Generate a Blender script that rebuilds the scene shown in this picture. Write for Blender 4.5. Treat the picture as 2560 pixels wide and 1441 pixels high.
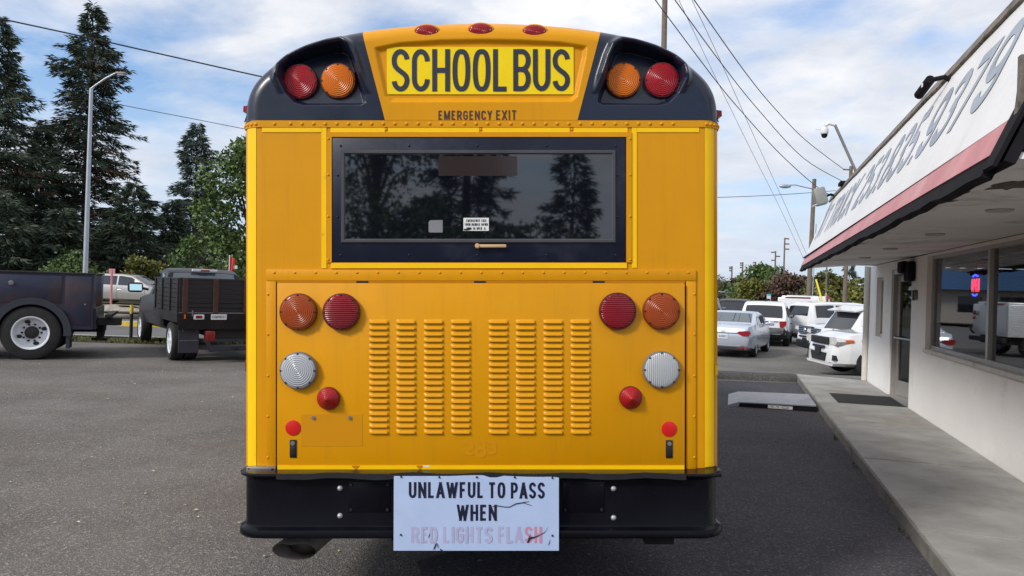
import bpy, bmesh, math, random
import numpy as np
from mathutils import Vector, Matrix
R = math.radians
for o in list(bpy.data.objects): bpy.data.objects.remove(o)
scn = bpy.context.scene
# ---------------------------------------------------------------- camera
FPX, CW, CH, CAMZ, ROLL = 1900.0, 2560.0, 1441.0, 1.70, R(1.8)
cam = bpy.data.cameras.new('camera'); camo = bpy.data.objects.new('camera', cam)
scn.collection.objects.link(camo)
cr, sr = math.cos(ROLL), math.sin(ROLL)
camo.matrix_world = Matrix(((cr, -sr, 0, 0), (0, 0, -1, 0), (sr, cr, 0, CAMZ), (0, 0, 0, 1)))
cam.sensor_width = 36; cam.lens = 36 * FPX / CW; cam.clip_start = 0.05; cam.clip_end = 3000
scn.camera = camo
# ---------------------------------------------------------------- light
SUN_EL, SUN_AZ = R(34), R(233)      # azimuth measured clockwise from +Y: the sun stands behind and left of the camera
SUN_STR, SKY_STR = 2.1, 0.10
sun = bpy.data.lights.new('sun', 'SUN'); suno = bpy.data.objects.new('sun', sun); scn.collection.objects.link(suno)
sun.energy = SUN_STR; sun.angle = R(11); sun.color = (1.0, 0.95, 0.88)
sd = Vector((math.sin(SUN_AZ) * math.cos(SUN_EL), math.cos(SUN_AZ) * math.cos(SUN_EL), math.sin(SUN_EL)))
suno.rotation_euler = sd.to_track_quat('Z', 'Y').to_euler(); suno.location = (-20, -30, 40)
w = bpy.data.worlds.new('World'); scn.world = w; w.use_nodes = True
nt = w.node_tree; nt.nodes.clear()
def N(t, typ, **kw):
    n = t.nodes.new(typ)
    for k, v in kw.items():
        if k in n.inputs.keys() if isinstance(k, str) else False: n.inputs[k].default_value = v
        else: setattr(n, k, v)
    return n
def ramp(t, a, b, ca=(0, 0, 0, 1), cb=(1, 1, 1, 1)):
    n = t.nodes.new('ShaderNodeValToRGB'); e = n.color_ramp.elements
    e[0].position = a; e[1].position = b; e[0].color = ca; e[1].color = cb; return n
def build_sky(t):
    L = t.links.new
    out = N(t, 'ShaderNodeOutputWorld'); bg = N(t, 'ShaderNodeBackground'); bg.inputs['Strength'].default_value = SKY_STR
    sky = N(t, 'ShaderNodeTexSky', sky_type='NISHITA', sun_disc=False, sun_elevation=SUN_EL, sun_rotation=SUN_AZ)
    sky.air_density = 1.0; sky.dust_density = 1.2; sky.ozone_density = 1.5
    tc = N(t, 'ShaderNodeTexCoord'); sp = N(t, 'ShaderNodeSeparateXYZ'); L(tc.outputs['Generated'], sp.inputs[0])
    ad = N(t, 'ShaderNodeMath', operation='ADD'); ad.inputs[1].default_value = 0.16; L(sp.outputs['Z'], ad.inputs[0])
    mx = N(t, 'ShaderNodeMath', operation='MAXIMUM'); mx.inputs[1].default_value = 0.05; L(ad.outputs[0], mx.inputs[0])
    dx = N(t, 'ShaderNodeMath', operation='DIVIDE'); dy = N(t, 'ShaderNodeMath', operation='DIVIDE')
    L(sp.outputs['X'], dx.inputs[0]); L(mx.outputs[0], dx.inputs[1]); L(sp.outputs['Y'], dy.inputs[0]); L(mx.outputs[0], dy.inputs[1])
    cb = N(t, 'ShaderNodeCombineXYZ'); L(dx.outputs[0], cb.inputs[0]); L(dy.outputs[0], cb.inputs[1]); cb.inputs[2].default_value = 3.7
    n1 = N(t, 'ShaderNodeTexNoise'); n1.inputs['Scale'].default_value = 0.95; n1.inputs['Detail'].default_value = 9; n1.inputs['Roughness'].default_value = 0.56; n1.inputs['Distortion'].default_value = 0.25
    L(cb.outputs[0], n1.inputs['Vector'])
    cov = ramp(t, 0.36, 0.53); L(n1.outputs['Fac'], cov.inputs[0])
    n2 = N(t, 'ShaderNodeTexNoise'); n2.inputs['Scale'].default_value = 1.9; n2.inputs['Detail'].default_value = 7; n2.inputs['Roughness'].default_value = 0.6
    off = N(t, 'ShaderNodeVectorMath', operation='ADD'); off.inputs[1].default_value = (11.3, 4.1, 2.0); L(cb.outputs[0], off.inputs[0]); L(off.outputs[0], n2.inputs['Vector'])
    br = ramp(t, 0.33, 0.66, (5.3, 5.7, 6.5, 1), (8.4, 8.35, 8.4, 1)); L(n2.outputs['Fac'], br.inputs[0])
    sk2 = N(t, 'ShaderNodeMixRGB', blend_type='MULTIPLY'); sk2.inputs[0].default_value = 1; sk2.inputs[2].default_value = (1.0, 1.25, 1.5, 1); L(sky.outputs[0], sk2.inputs[1])
    m1 = N(t, 'ShaderNodeMixRGB'); L(cov.outputs[0], m1.inputs[0]); L(sk2.outputs[0], m1.inputs[1]); L(br.outputs[0], m1.inputs[2])
    hz = N(t, 'ShaderNodeMapRange'); hz.inputs['From Min'].default_value = 0.0; hz.inputs['From Max'].default_value = 0.27; hz.inputs['To Min'].default_value = 0.85; hz.inputs['To Max'].default_value = 0.0
    L(sp.outputs['Z'], hz.inputs['Value'])
    m2 = N(t, 'ShaderNodeMixRGB'); m2.inputs[2].default_value = (4.9, 5.6, 6.8, 1); L(hz.outputs[0], m2.inputs[0]); L(m1.outputs[0], m2.inputs[1])
    L(m2.outputs[0], bg.inputs['Color']); L(bg.outputs[0], out.inputs['Surface'])
build_sky(nt)
scn.view_settings.view_transform = 'Standard'; scn.view_settings.look = 'None'
scn.view_settings.gamma = 1; scn.view_settings.use_curve_mapping = False
scn.view_settings.exposure = 0.36
scn.render.engine = 'CYCLES'
scn.render.resolution_x = 1024; scn.render.resolution_y = 576
scn.cycles.max_bounces = 6; scn.cycles.transparent_max_bounces = 8
# ---------------------------------------------------------------- pixel helpers
def ray(px, py):
    u = px - CW / 2; v = py - CH / 2
    return Vector(((cr * u + sr * v) / FPX, 1, -(-sr * u + cr * v) / FPX))
def at(px, py, Y):
    r = ray(px, py) * Y; return Vector((r.x, r.y, r.z + CAMZ))
def smooth(a, b, x):
    t = min(1, max(0, (x - a) / (b - a))); return t * t * (3 - 2 * t)
def gz(x, y):          # the gravel lot beyond the berm lies about 0.3 m lower
    return -0.30 * smooth(15.9, 20.5, y) * smooth(-1.0, 4.5, x)
def gp(px, py, z=0.0):
    r = ray(px, py); t = (z - CAMZ) / r.z; return Vector((r.x * t, r.y * t, z))
# ---------------------------------------------------------------- materials
MATS = {}
def mat(name, col, rough=0.5, metal=0.0, spec=0.5, coat=0.0, var=0.0, vscale=6.0, bump=0.0, bscale=60.0, ior=1.5, emit=None, estr=0.0, dirt=None, dscale=3.0, dlo=0.52, dhi=0.72, rvar=0.0, island=0.0, trans=0.0):
    if name in MATS: return MATS[name]
    m = bpy.data.materials.new(name); m.use_nodes = True; t = m.node_tree; L = t.links.new
    p = t.nodes['Principled BSDF']; p.inputs['Base Color'].default_value = (*col, 1); p.inputs['Roughness'].default_value = rough
    p.inputs['Metallic'].default_value = metal; p.inputs['IOR'].default_value = ior; p.inputs['Specular IOR Level'].default_value = spec
    p.inputs['Coat Weight'].default_value = coat; p.inputs['Coat Roughness'].default_value = 0.06
    if trans: p.inputs['Transmission Weight'].default_value = trans
    if emit: p.inputs['Emission Color'].default_value = (*emit, 1); p.inputs['Emission Strength'].default_value = estr
    src = None
    tc = N(t, 'ShaderNodeTexCoord')
    if var or dirt or rvar:
        geo = tc.outputs['Object']
        n1 = N(t, 'ShaderNodeTexNoise'); n1.inputs['Scale'].default_value = vscale; n1.inputs['Detail'].default_value = 8; n1.inputs['Roughness'].default_value = 0.62; L(geo, n1.inputs['Vector'])
        if var:
            a = tuple(c * (1 - var) for c in col); b = tuple(min(1, c * (1 + var)) for c in col)
            r1 = ramp(t, 0.3, 0.7, (*a, 1), (*b, 1)); L(n1.outputs['Fac'], r1.inputs[0]); src = r1.outputs[0]
        if dirt:
            n2 = N(t, 'ShaderNodeTexNoise'); n2.inputs['Scale'].default_value = dscale; n2.inputs['Detail'].default_value = 10; n2.inputs['Roughness'].default_value = 0.7; L(geo, n2.inputs['Vector'])
            r2 = ramp(t, dlo, dhi); L(n2.outputs['Fac'], r2.inputs[0])
            mx = N(t, 'ShaderNodeMixRGB'); mx.inputs[2].default_value = (*dirt, 1); L(r2.outputs[0], mx.inputs[0])
            if src: L(src, mx.inputs[1])
            else: mx.inputs[1].default_value = (*col, 1)
            src = mx.outputs[0]
        if rvar:
            mr = N(t, 'ShaderNodeMapRange'); mr.inputs['From Min'].default_value = .3; mr.inputs['From Max'].default_value = .7
            mr.inputs['To Min'].default_value = max(0.02, rough - rvar); mr.inputs['To Max'].default_value = min(1, rough + rvar); L(n1.outputs['Fac'], mr.inputs['Value']); L(mr.outputs[0], p.inputs['Roughness'])
    if island:
        g = N(t, 'ShaderNodeNewGeometry'); hs = N(t, 'ShaderNodeHueSaturation'); mr = N(t, 'ShaderNodeMapRange')
        mr.inputs['To Min'].default_value = 1 - island; mr.inputs['To Max'].default_value = 1 + island; L(g.outputs['Random Per Island'], mr.inputs['Value']); L(mr.outputs[0], hs.inputs['Value'])
        if src: L(src, hs.inputs['Color'])
        else: hs.inputs['Color'].default_value = (*col, 1)
        src = hs.outputs[0]
    if src: L(src, p.inputs['Base Color'])
    if bump:
        nb = N(t, 'ShaderNodeTexNoise'); nb.inputs['Scale'].default_value = bscale; nb.inputs['Detail'].default_value = 5; L(tc.outputs['Object'], nb.inputs['Vector'])
        bn = N(t, 'ShaderNodeBump'); bn.inputs['Strength'].default_value = bump; bn.inputs['Distance'].default_value = 0.01; L(nb.outputs['Fac'], bn.inputs['Height']); L(bn.outputs[0], p.inputs['Normal'])
    MATS[name] = m; return m
def asphalt(name, dark, light, stone, bumpd=0.006, brown=None):
    m = bpy.data.materials.new(name); m.use_nodes = True; t = m.node_tree; L = t.links.new; p = t.nodes['Principled BSDF']
    p.inputs['Roughness'].default_value = 0.9; p.inputs['Specular IOR Level'].default_value = 0.25
    g = N(t, 'ShaderNodeNewGeometry'); pos = g.outputs['Position']
    nb = N(t, 'ShaderNodeTexNoise'); nb.inputs['Scale'].default_value = 0.55; nb.inputs['Detail'].default_value = 9; nb.inputs['Roughness'].default_value = 0.68; L(pos, nb.inputs['Vector'])
    r1 = ramp(t, 0.37, 0.63, (*dark, 1), (*light, 1)); L(nb.outputs['Fac'], r1.inputs[0])
    vo = N(t, 'ShaderNodeTexVoronoi'); vo.inputs['Scale'].default_value = 88; L(pos, vo.inputs['Vector'])
    sep = N(t, 'ShaderNodeSeparateColor'); L(vo.outputs['Color'], sep.inputs[0])
    r2 = ramp(t, 0.75, 1.0); L(sep.outputs[0], r2.inputs[0])
    m1 = N(t, 'ShaderNodeMixRGB'); m1.inputs[2].default_value = (*stone, 1); L(r2.outputs[0], m1.inputs[0]); L(r1.outputs[0], m1.inputs[1])
    nf = N(t, 'ShaderNodeTexNoise'); nf.inputs['Scale'].default_value = 38; nf.inputs['Detail'].default_value = 6; nf.inputs['Roughness'].default_value = 0.8; L(pos, nf.inputs['Vector'])
    r3 = ramp(t, 0.25, 0.75, (0.42, 0.42, 0.42, 1), (1.5, 1.48, 1.45, 1)); L(nf.outputs['Fac'], r3.inputs[0])
    m2 = N(t, 'ShaderNodeMixRGB', blend_type='MULTIPLY'); m2.inputs[0].default_value = 1; L(m1.outputs[0], m2.inputs[1]); L(r3.outputs[0], m2.inputs[2])
    last = m2.outputs[0]
    if brown:
        n3 = N(t, 'ShaderNodeTexNoise'); n3.inputs['Scale'].default_value = 0.9; n3.inputs['Detail'].default_value = 7; n3.inputs['Roughness'].default_value = 0.7
        o3 = N(t, 'ShaderNodeVectorMath', operation='ADD'); o3.inputs[1].default_value = (31, 7, 0); L(pos, o3.inputs[0]); L(o3.outputs[0], n3.inputs['Vector'])
        r4 = ramp(t, 0.5, 0.72, (0, 0, 0, 1), (0.55, 0.55, 0.55, 1)); L(n3.outputs['Fac'], r4.inputs[0])
        m3 = N(t, 'ShaderNodeMixRGB'); m3.inputs[2].default_value = (*brown, 1); L(r4.outputs[0], m3.inputs[0]); L(last, m3.inputs[1]); last = m3.outputs[0]
    L(last, p.inputs['Base Color'])
    ad = N(t, 'ShaderNodeMath', operation='ADD'); L(nf.outputs['Fac'], ad.inputs[0]); L(vo.outputs['Distance'], ad.inputs[1])
    bn = N(t, 'ShaderNodeBump'); bn.inputs['Strength'].default_value = 0.9; bn.inputs['Distance'].default_value = bumpd; L(ad.outputs[0], bn.inputs['Height']); L(bn.outputs[0], p.inputs['Normal'])
    MATS[name] = m; return m
def glass(name, tint, refl_ior=1.6, through=0.6):
    m = bpy.data.materials.new(name); m.use_nodes = True; t = m.node_tree; t.nodes.clear(); L = t.links.new
    o = N(t, 'ShaderNodeOutputMaterial'); gl = N(t, 'ShaderNodeBsdfGlossy'); gl.inputs['Roughness'].default_value = 0.015; gl.inputs['Color'].default_value = (0.95, 0.97, 1, 1)
    tr = N(t, 'ShaderNodeBsdfTransparent'); tr.inputs['Color'].default_value = tuple(through * c for c in tint) + (1,)
    fr = N(t, 'ShaderNodeFresnel'); fr.inputs['IOR'].default_value = refl_ior
    mx = N(t, 'ShaderNodeMixShader'); L(fr.outputs[0], mx.inputs[0]); L(tr.outputs[0], mx.inputs[1]); L(gl.outputs[0], mx.inputs[2]); L(mx.outputs[0], o.inputs[0])
    MATS[name] = m; return m
# ---------------------------------------------------------------- mesh helpers
COL = scn.collection
class MB:
    def __init__(s): s.v = []; s.f = []
    def add(s, vs, fs):
        b = len(s.v); s.v += [tuple(q) for q in vs]; s.f += [tuple(i + b for i in q) for q in fs]; return s
    def box(s, c, d, rot=None, bev=0.0):
        x, y, z = d[0] / 2, d[1] / 2, d[2] / 2
        if bev:
            bm = bmesh.new(); bmesh.ops.create_cube(bm, size=1); bmesh.ops.scale(bm, vec=d, verts=bm.verts)
            bmesh.ops.bevel(bm, geom=bm.edges[:], offset=bev, segments=2, affect='EDGES', profile=0.5)
            bm.verts.index_update(); vs = [q.co.copy() for q in bm.verts]; fs = [[q.index for q in fc.verts] for fc in bm.faces]; bm.free()
        else:
            vs = [Vector((i * x, j * y, k * z)) for i in (-1, 1) for j in (-1, 1) for k in (-1, 1)]
            fs = [(0, 1, 3, 2), (4, 6, 7, 5), (0, 4, 5, 1), (2, 3, 7, 6), (0, 2, 6, 4), (1, 5, 7, 3)]
        if rot is not None: vs = [rot @ q for q in vs]
        c = Vector(c); return s.add([q + c for q in vs], fs)
    def bb(s, x0, x1, y0, y1, z0, z1, bev=0.0):
        return s.box(((x0 + x1) / 2, (y0 + y1) / 2, (z0 + z1) / 2), (abs(x1 - x0), abs(y1 - y0), abs(z1 - z0)), None, bev)
    def prism(s, poly, a, b, ax='y'):      # poly in the two other axes, extruded along ax from a to b
        n = len(poly)
        def P(q, h): return {'y': (q[0], h, q[1]), 'x': (h, q[0], q[1]), 'z': (q[0], q[1], h)}[ax]
        vs = [P(q, a) for q in poly] + [P(q, b) for q in poly]
        fs = [tuple(range(n)), tuple(range(2 * n - 1, n - 1, -1))] + [(i, i + n, (i + 1) % n + n, (i + 1) % n) for i in range(n)]
        return s.add(vs, fs)
    def lathe(s, prof, n=32, ax='y', c=(0, 0, 0), cap=True):    # prof: (radius, height along ax)
        vs = []; fs = []; m = len(prof); c = Vector(c)
        for (r, h) in prof:
            for i in range(n):
                a = 2 * math.pi * i / n; q = (r * math.cos(a), r * math.sin(a))
                p = {'y': (q[0], h, q[1]), 'x': (h, q[0], q[1]), 'z': (q[0], q[1], h)}[ax]; vs.append(Vector(p) + c)
        for j in range(m - 1):
            for i in range(n):
                k = (i + 1) % n; fs.append((j * n + i, j * n + k, (j + 1) * n + k, (j + 1) * n + i))
        if cap and prof[0][0] > 1e-6: fs.append(tuple(range(n)))
        if cap and prof[-1][0] > 1e-6: fs.append(tuple((m - 1) * n + i for i in range(n - 1, -1, -1)))
        return s.add(vs, fs)
    def tube(s, pts, r, n=8, cap=True):
        pts = [Vector(q) for q in pts]; rr = r if isinstance(r, (list, tuple)) else [r] * len(pts)
        vs = []; fs = []; up = None
        for i, q in enumerate(pts):
            d = (pts[min(i + 1, len(pts) - 1)] - pts[max(i - 1, 0)]).normalized()
            if up is None:
                up = d.orthogonal().normalized()
            up = (up - d * up.dot(d)).normalized(); sd_ = d.cross(up)
            for k in range(n):
                a = 2 * math.pi * k / n; vs.append(q + (up * math.cos(a) + sd_ * math.sin(a)) * rr[i])
        for i in range(len(pts) - 1):
            for k in range(n):
                l = (k + 1) % n; fs.append((i * n + k, i * n + l, (i + 1) * n + l, (i + 1) * n + k))
        if cap: fs.append(tuple(range(n - 1, -1, -1))); fs.append(tuple((len(pts) - 1) * n + k for k in range(n)))
        return s.add(vs, fs)
    def grid(s, fn, nu, nv):
        vs = [fn(i / nu, j / nv) for j in range(nv + 1) for i in range(nu + 1)]
        fs = [(j * (nu + 1) + i, j * (nu + 1) + i + 1, (j + 1) * (nu + 1) + i + 1, (j + 1) * (nu + 1) + i) for j in range(nv) for i in range(nu)]
        return s.add(vs, fs)
    def mesh(s, name, m=None, smooth=None, fix=True):
        me = bpy.data.meshes.new(name); me.from_pydata([tuple(q) for q in s.v], [], s.f); me.update()
        if fix:
            bm = bmesh.new(); bm.from_mesh(me); bmesh.ops.recalc_face_normals(bm, faces=bm.faces); bm.to_mesh(me); bm.free()
        if smooth is not None:
            me.polygons.foreach_set('use_smooth', [True] * len(me.polygons)); me.set_sharp_from_angle(angle=R(smooth))
        if m: me.materials.append(MATS[m] if isinstance(m, str) else m)
        return me
    def build(s, name, m, parent=None, smooth=None, loc=None, fix=True):
        return obj(name, s.mesh(name, m, smooth, fix), parent, loc)
def obj(name, me, parent=None, loc=None, rot=None, scale=None):
    o = bpy.data.objects.new(name, me); COL.objects.link(o)
    if parent: o.parent = parent
    if loc is not None: o.location = loc
    if rot is not None: o.rotation_euler = rot
    if scale is not None: o.scale = scale
    return o
def tag(o, label=None, cat=None, group=None, kind=None):
    if label: o['label'] = label
    if cat: o['category'] = cat
    if group: o['group'] = group
    if kind: o['kind'] = kind
    return o
def thing(name, label, cat, loc=(0, 0, 0), rz=0.0, group=None):
    o = obj(name, None, None, loc, (0, 0, rz)); o.empty_display_size = 0.2
    return tag(o, label, cat, group)
def copy_tree(o, parent=None):
    c = o.copy(); COL.objects.link(c)
    if parent: c.parent = parent
    for ch in list(o.children): copy_tree(ch, c)
    return c
# ---------------------------------------------------------------- stroke lettering
def arc(cx, cy, rx, ry, a0, a1, n=10): return [(cx + rx * math.cos(R(a0 + (a1 - a0) * i / n)), cy + ry * math.sin(R(a0 + (a1 - a0) * i / n))) for i in range(n + 1)]
_O = [(0.5 + 0.5 * math.copysign(abs(math.cos(a)) ** 0.72, math.cos(a)), 0.5 + 0.5 * math.copysign(abs(math.sin(a)) ** 0.82, math.sin(a))) for a in [2 * math.pi * i / 36 for i in range(36)]]
_S = arc(.5, .76, .5, .24, 8, 180, 12) + [(.02, .68), (.1, .6), (.28, .53), (.5, .47), (.74, .41), (.92, .34), (.99, .27)] + arc(.5, .24, .5, .24, 0, -172, 12)
def _bowl(y0, y1, x0=0, k=.55): return [(x0, y1), (k, y1)] + arc(k, (y0 + y1) / 2, 1 - k, (y1 - y0) / 2, 90, -90, 10)[1:-1] + [(k, y0), (x0, y0)]
# every glyph: relative width, list of strokes; a stroke is (closed, extend ends, points)
GL = {
 'A': (1.1, [(0, 1, [(0, 0), (.5, 1)]), (0, 1, [(.5, 1), (1, 0)]), (0, 0, [(.2, .27), (.8, .27)])]),
 'B': (1.0, [(0, 1, [(0, 0), (0, 1)]), (0, 0, _bowl(.52, 1, 0, .5)[:]), (0, 0, _bowl(0, .52, 0, .52))]),
 'C': (1.0, [(0, 0, arc(.5, .74, .5, .26, 0, 180, 12) + arc(.5, .26, .5, .26, 180, 360, 12))]),
 'D': (1.0, [(0, 1, [(0, 0), (0, 1)]), (0, 0, _bowl(0, 1, 0, .45))]),
 'E': (.86, [(0, 1, [(0, 0), (0, 1)]), (0, 0, [(0, 1), (1.1, 1)]), (0, 0, [(0, .52), (.95, .52)]), (0, 0, [(0, 0), (1.1, 0)])]),
 'F': (.84, [(0, 1, [(0, 0), (0, 1)]), (0, 0, [(0, 1), (1.1, 1)]), (0, 0, [(0, .5), (.95, .5)])]),
 'G': (1.0, [(0, 0, arc(.5, .74, .5, .26, 0, 180, 12) + arc(.5, .26, .5, .26, 180, 360, 12) + [(1, .48), (.5, .48)])]),
 'H': (1.0, [(0, 1, [(0, 0), (0, 1)]), (0, 1, [(1, 0), (1, 1)]), (0, 0, [(0, .5), (1, .5)])]),
 'I': (.3, [(0, 1, [(.5, 0), (.5, 1)])]),
 'K': (1.0, [(0, 1, [(0, 0), (0, 1)]), (0, 1, [(0, .4), (1, 1)]), (0, 1, [(.3, .55), (1, 0)])]),
 'L': (.84, [(0, 1, [(0, 0), (0, 1)]), (0, 0, [(0, 0), (1.1, 0)])]),
 'M': (1.3, [(0, 1, [(0, 0), (0, 1)]), (0, 1, [(1, 0), (1, 1)]), (0, 1, [(0.02, 1), (.5, .05)]), (0, 1, [(.5, .05), (.98, 1)])]),
 'N': (1.05, [(0, 1, [(0, 0), (0, 1)]), (0, 1, [(1, 0), (1, 1)]), (0, 1, [(0.02, 1), (.98, 0)])]),
 'O': (1.0, [(1, 0, _O)]), '0': (1.0, [(1, 0, _O)]),
 'P': (1.0, [(0, 1, [(0, 0), (0, 1)]), (0, 0, _bowl(.42, 1, 0, .5))]),
 'R': (1.02, [(0, 1, [(0, 0), (0, 1)]), (0, 0, _bowl(.47, 1, 0, .5)), (0, 1, [(.5, .47), (1, 0)])]),
 'S': (1.0, [(0, 0, _S)]),
 'T': (.95, [(0, 1, [(.5, 0), (.5, 1)]), (0, 0, [(-.12, 1), (1.12, 1)])]),
 'U': (1.0, [(0, 1, [(0, .9), (0, 1)]), (0, 1, [(1, .9), (1, 1)]), (0, 0, [(0, .92), (0, .3)] + arc(.5, .27, .5, .27, 180, 360, 14) + [(1, .3), (1, .92)])]),
 'W': (1.5, [(0, 1, [(0, 1), (.26, 0)]), (0, 1, [(.26, 0), (.5, .95)]), (0, 1, [(.5, .95), (.74, 0)]), (0, 1, [(.74, 0), (1, 1)])]),
 'X': (1.0, [(0, 1, [(0, 0), (1, 1)]), (0, 1, [(0, 1), (1, 0)])]),
 'Y': (1.0, [(0, 1, [(0, 1), (.5, .45)]), (0, 1, [(1, 1), (.5, .45)]), (0, 1, [(.5, .48), (.5, 0)])]),
 '1': (.5, [(0, 1, [(.6, 0), (.6, 1)]), (0, 0, [(.6, 1), (0, .78)])]),
 '2': (1.0, [(0, 0, arc(.5, .74, .5, .26, 175, 0, 12) + [(.97, .62), (.8, .45), (.3, .2), (.03, 0.02)]), (0, 0, [(-.05, 0), (1.1, 0)])]),
 '3': (1.0, [(0, 0, arc(.48, .76, .5, .24, 165, -80, 12)), (0, 0, arc(.46, .27, .54, .27, 85, -165, 12))]),
 '5': (1.0, [(0, 0, [(1, 1), (.12, 1), (.05, .52), (.3, .6)] + arc(.45, .3, .55, .3, 80, -160, 12))]),
 '7': (1.0, [(0, 0, [(-.1, 1), (1.1, 1)]), (0, 1, [(1, 1), (.35, 0)])]),
 '8': (1.0, [(1, 0, arc(.5, .76, .44, .24, 0, 350, 20)), (1, 0, arc(.5, .26, .5, .26, 0, 350, 20))]),
 '9': (1.0, [(1, 0, arc(.5, .7, .5, .3, 0, 350, 22)), (0, 0, [(1, .7), (1, .4)] + arc(.5, .3, .5, .3, 0, -165, 12))]),
 '6': (1.0, [(1, 0, arc(.5, .3, .5, .3, 0, 350, 22)), (0, 0, [(0, .3), (0, .6)] + arc(.5, .7, .5, .3, 180, 15, 12))]),
 '.': (.3, [(0, 0, [(.5, -.08), (.5, .08)])]), '>': (.5, [(0, 1, [(.5, .1), (.5, 1)]), (0, 0, [(-.4, .45), (.5, -.05), (1.4, .45)])]),
}
def text_strokes(txt, h, width, t, gap=None, wscale=None):
    """flat outlines of a line of capitals: list of polygons in (x, z), x from 0 to width, height h, stroke t"""
    rel = []; 
    for c in txt: rel.append(0.55 if c == ' ' else GL[c][0])
    g = 0.24 if gap is None else gap
    tot = sum(rel) + g * (len(txt) - 1); k = width / tot; x = 0; quads = []; owner = []
    for ci, (c, rw) in enumerate(zip(txt, rel)):
        if c != ' ':
            w_ = max(rw * k - t, 1e-4); hh = h - t
            for (cl, ext, pts) in GL[c][1]:
                P = [Vector((x + t / 2 + a * w_, t / 2 + b * hh)) for a, b in pts]
                n = len(P)
                if not cl and ext:
                    d0 = (P[0] - P[1]).normalized(); d1 = (P[-1] - P[-2]).normalized()
                    e = t / 2
                    if abs(d0.y) > .3: P[0] = P[0] + d0 * (e / max(abs(d0.y), .5) * .98)
                    if abs(d1.y) > .3: P[-1] = P[-1] + d1 * (e / max(abs(d1.y), .5) * .98)
                Lf, Rt = [], []
                for i in range(n):
                    if cl: a_, b_ = P[i - 1], P[(i + 1) % n]
                    else: a_, b_ = P[max(i - 1, 0)], P[min(i + 1, n - 1)]
                    d = (b_ - a_).normalized(); nn = Vector((-d.y, d.x)); s_ = 1.0
                    if 0 < i < n - 1 or cl:
                        e1 = (P[i] - P[i - 1]).normalized(); s_ = 1 / max(0.5, abs(Vector((-e1.y, e1.x)).dot(nn)))
                    hw = t / 2 * s_
                    if not cl and ext and n == 2 and abs(d.y) > .3 and abs(d.x) > .12:   # slanted stem: cut level
                        nn = Vector((1, 0)); hw = t / 2 / max(.5, abs(d.y))
                    Lf.append(P[i] + nn * hw); Rt.append(P[i] - nn * hw)
                seg = [(Lf[i], Lf[(i + 1) % n], Rt[(i + 1) % n], Rt[i]) for i in range(n if cl else n - 1)]
                quads.append(seg); owner.append(ci)
        x += (rw + g) * k
    text_strokes.owner = owner; return quads
def lettering(name, txt, h, width, t, place, m, parent, gap=None, step=0.0004, split=False):
    """place(x, z, depth) -> local point; depth grows towards the viewer"""
    mb = MB(); d = 0.0; segs = text_strokes(txt, h, width, t, gap); own = list(text_strokes.owner)
    if split:
        for i in sorted(set(own)):
            mb = MB(); d = 0.0
            for seg, k in zip(segs, own):
                if k != i: continue
                for q in seg: mb.add([place(p.x, p.y, d) for p in q], [(0, 1, 2, 3)])
                d += step
            mb.build('letter', m, parent, fix=False)
        return
    for seg in segs:
        for q in seg: mb.add([place(p.x, p.y, d) for p in q], [(0, 1, 2, 3)])
        d = (d + step) % (step * 5)
    return mb.build(name, m, parent, fix=False)
# ================================================================ setting: ground, lots, street
random.seed(4)
asphalt('asphalt_lot', (0.108, 0.102, 0.099), (0.172, 0.164, 0.158), (0.32, 0.30, 0.275), brown=(0.12, 0.10, 0.08))
asphalt('asphalt_dark', (0.050, 0.048, 0.060), (0.080, 0.077, 0.090), (0.15, 0.15, 0.16))  # darker sealed asphalt, with some of the bus's bluish shade mixed into the colour
asphalt('gravel_grey', (0.12, 0.117, 0.112), (0.19, 0.185, 0.175), (0.36, 0.35, 0.33), 0.01)
asphalt('street_asphalt', (0.12, 0.12, 0.125), (0.16, 0.16, 0.165), (0.24, 0.24, 0.24))
asphalt('earth', (0.09, 0.085, 0.06), (0.14, 0.13, 0.09), (0.2, 0.19, 0.15))
mat('yellow_kerb', (0.62, 0.44, 0.03), 0.7, var=.2, dirt=(0.2, 0.17, 0.1))
mat('concrete', (0.325, 0.32, 0.305), 0.85, var=.24, vscale=2.2, bump=.35, bscale=70, dirt=(0.235, 0.205, 0.165), dscale=1.3, dlo=.5, dhi=.75)
mat('concrete_kerb', (0.17, 0.165, 0.15), 0.9, var=.3, vscale=5, bump=.5, bscale=50, dirt=(0.07, 0.07, 0.06), dscale=4)
def lines(a, b, fine, fa, fb, coarse):
    s = set(np.round(np.arange(fa, fb + 1e-6, fine), 4)); x = a
    for q in coarse: s.add(q)
    return sorted(s)
def sheet(name, xs, ys, zo, m, mask=None):
    mb = MB(); idx = {}
    for j, y in enumerate(ys):
        for i, x in enumerate(xs): idx[i, j] = len(mb.v); mb.v.append((x, y, gz(x, y) + zo))
    for j in range(len(ys) - 1):
        for i in range(len(xs) - 1):
            if mask is None or mask((xs[i] + xs[i + 1]) / 2, (ys[j] + ys[j + 1]) / 2):
                mb.f.append((idx[i, j], idx[i + 1, j], idx[i + 1, j + 1], idx[i, j + 1]))
    return tag(mb.build(name, m, smooth=60), kind='structure')
xs = lines(0, 0, .5, -2, 6, [-900, -300, -120, -60, -30, -10, 12, 30, 60, 120, 300, 900])
ys = lines(0, 0, .5, 15, 21.5, [-300, -60, -20, 0, 8, 30, 60, 120, 300, 1200])
sheet('ground', xs, ys, -0.012, 'earth')
sheet('parking_lot', [-70, -20, -5, -2] + [q * .5 for q in range(-3, 15)], [-60, -10, 3, 10, 14, 15] + [15.5 + .25 * q for q in range(19)], 0.0, 'asphalt_lot')
sheet('gravel_lot', [-2 + .5 * q for q in range(18)] + [10, 20, 40, 70], [15.75 + .25 * q for q in range(24)] + [25, 35, 50, 64], 0.006, 'gravel_grey')
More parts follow.
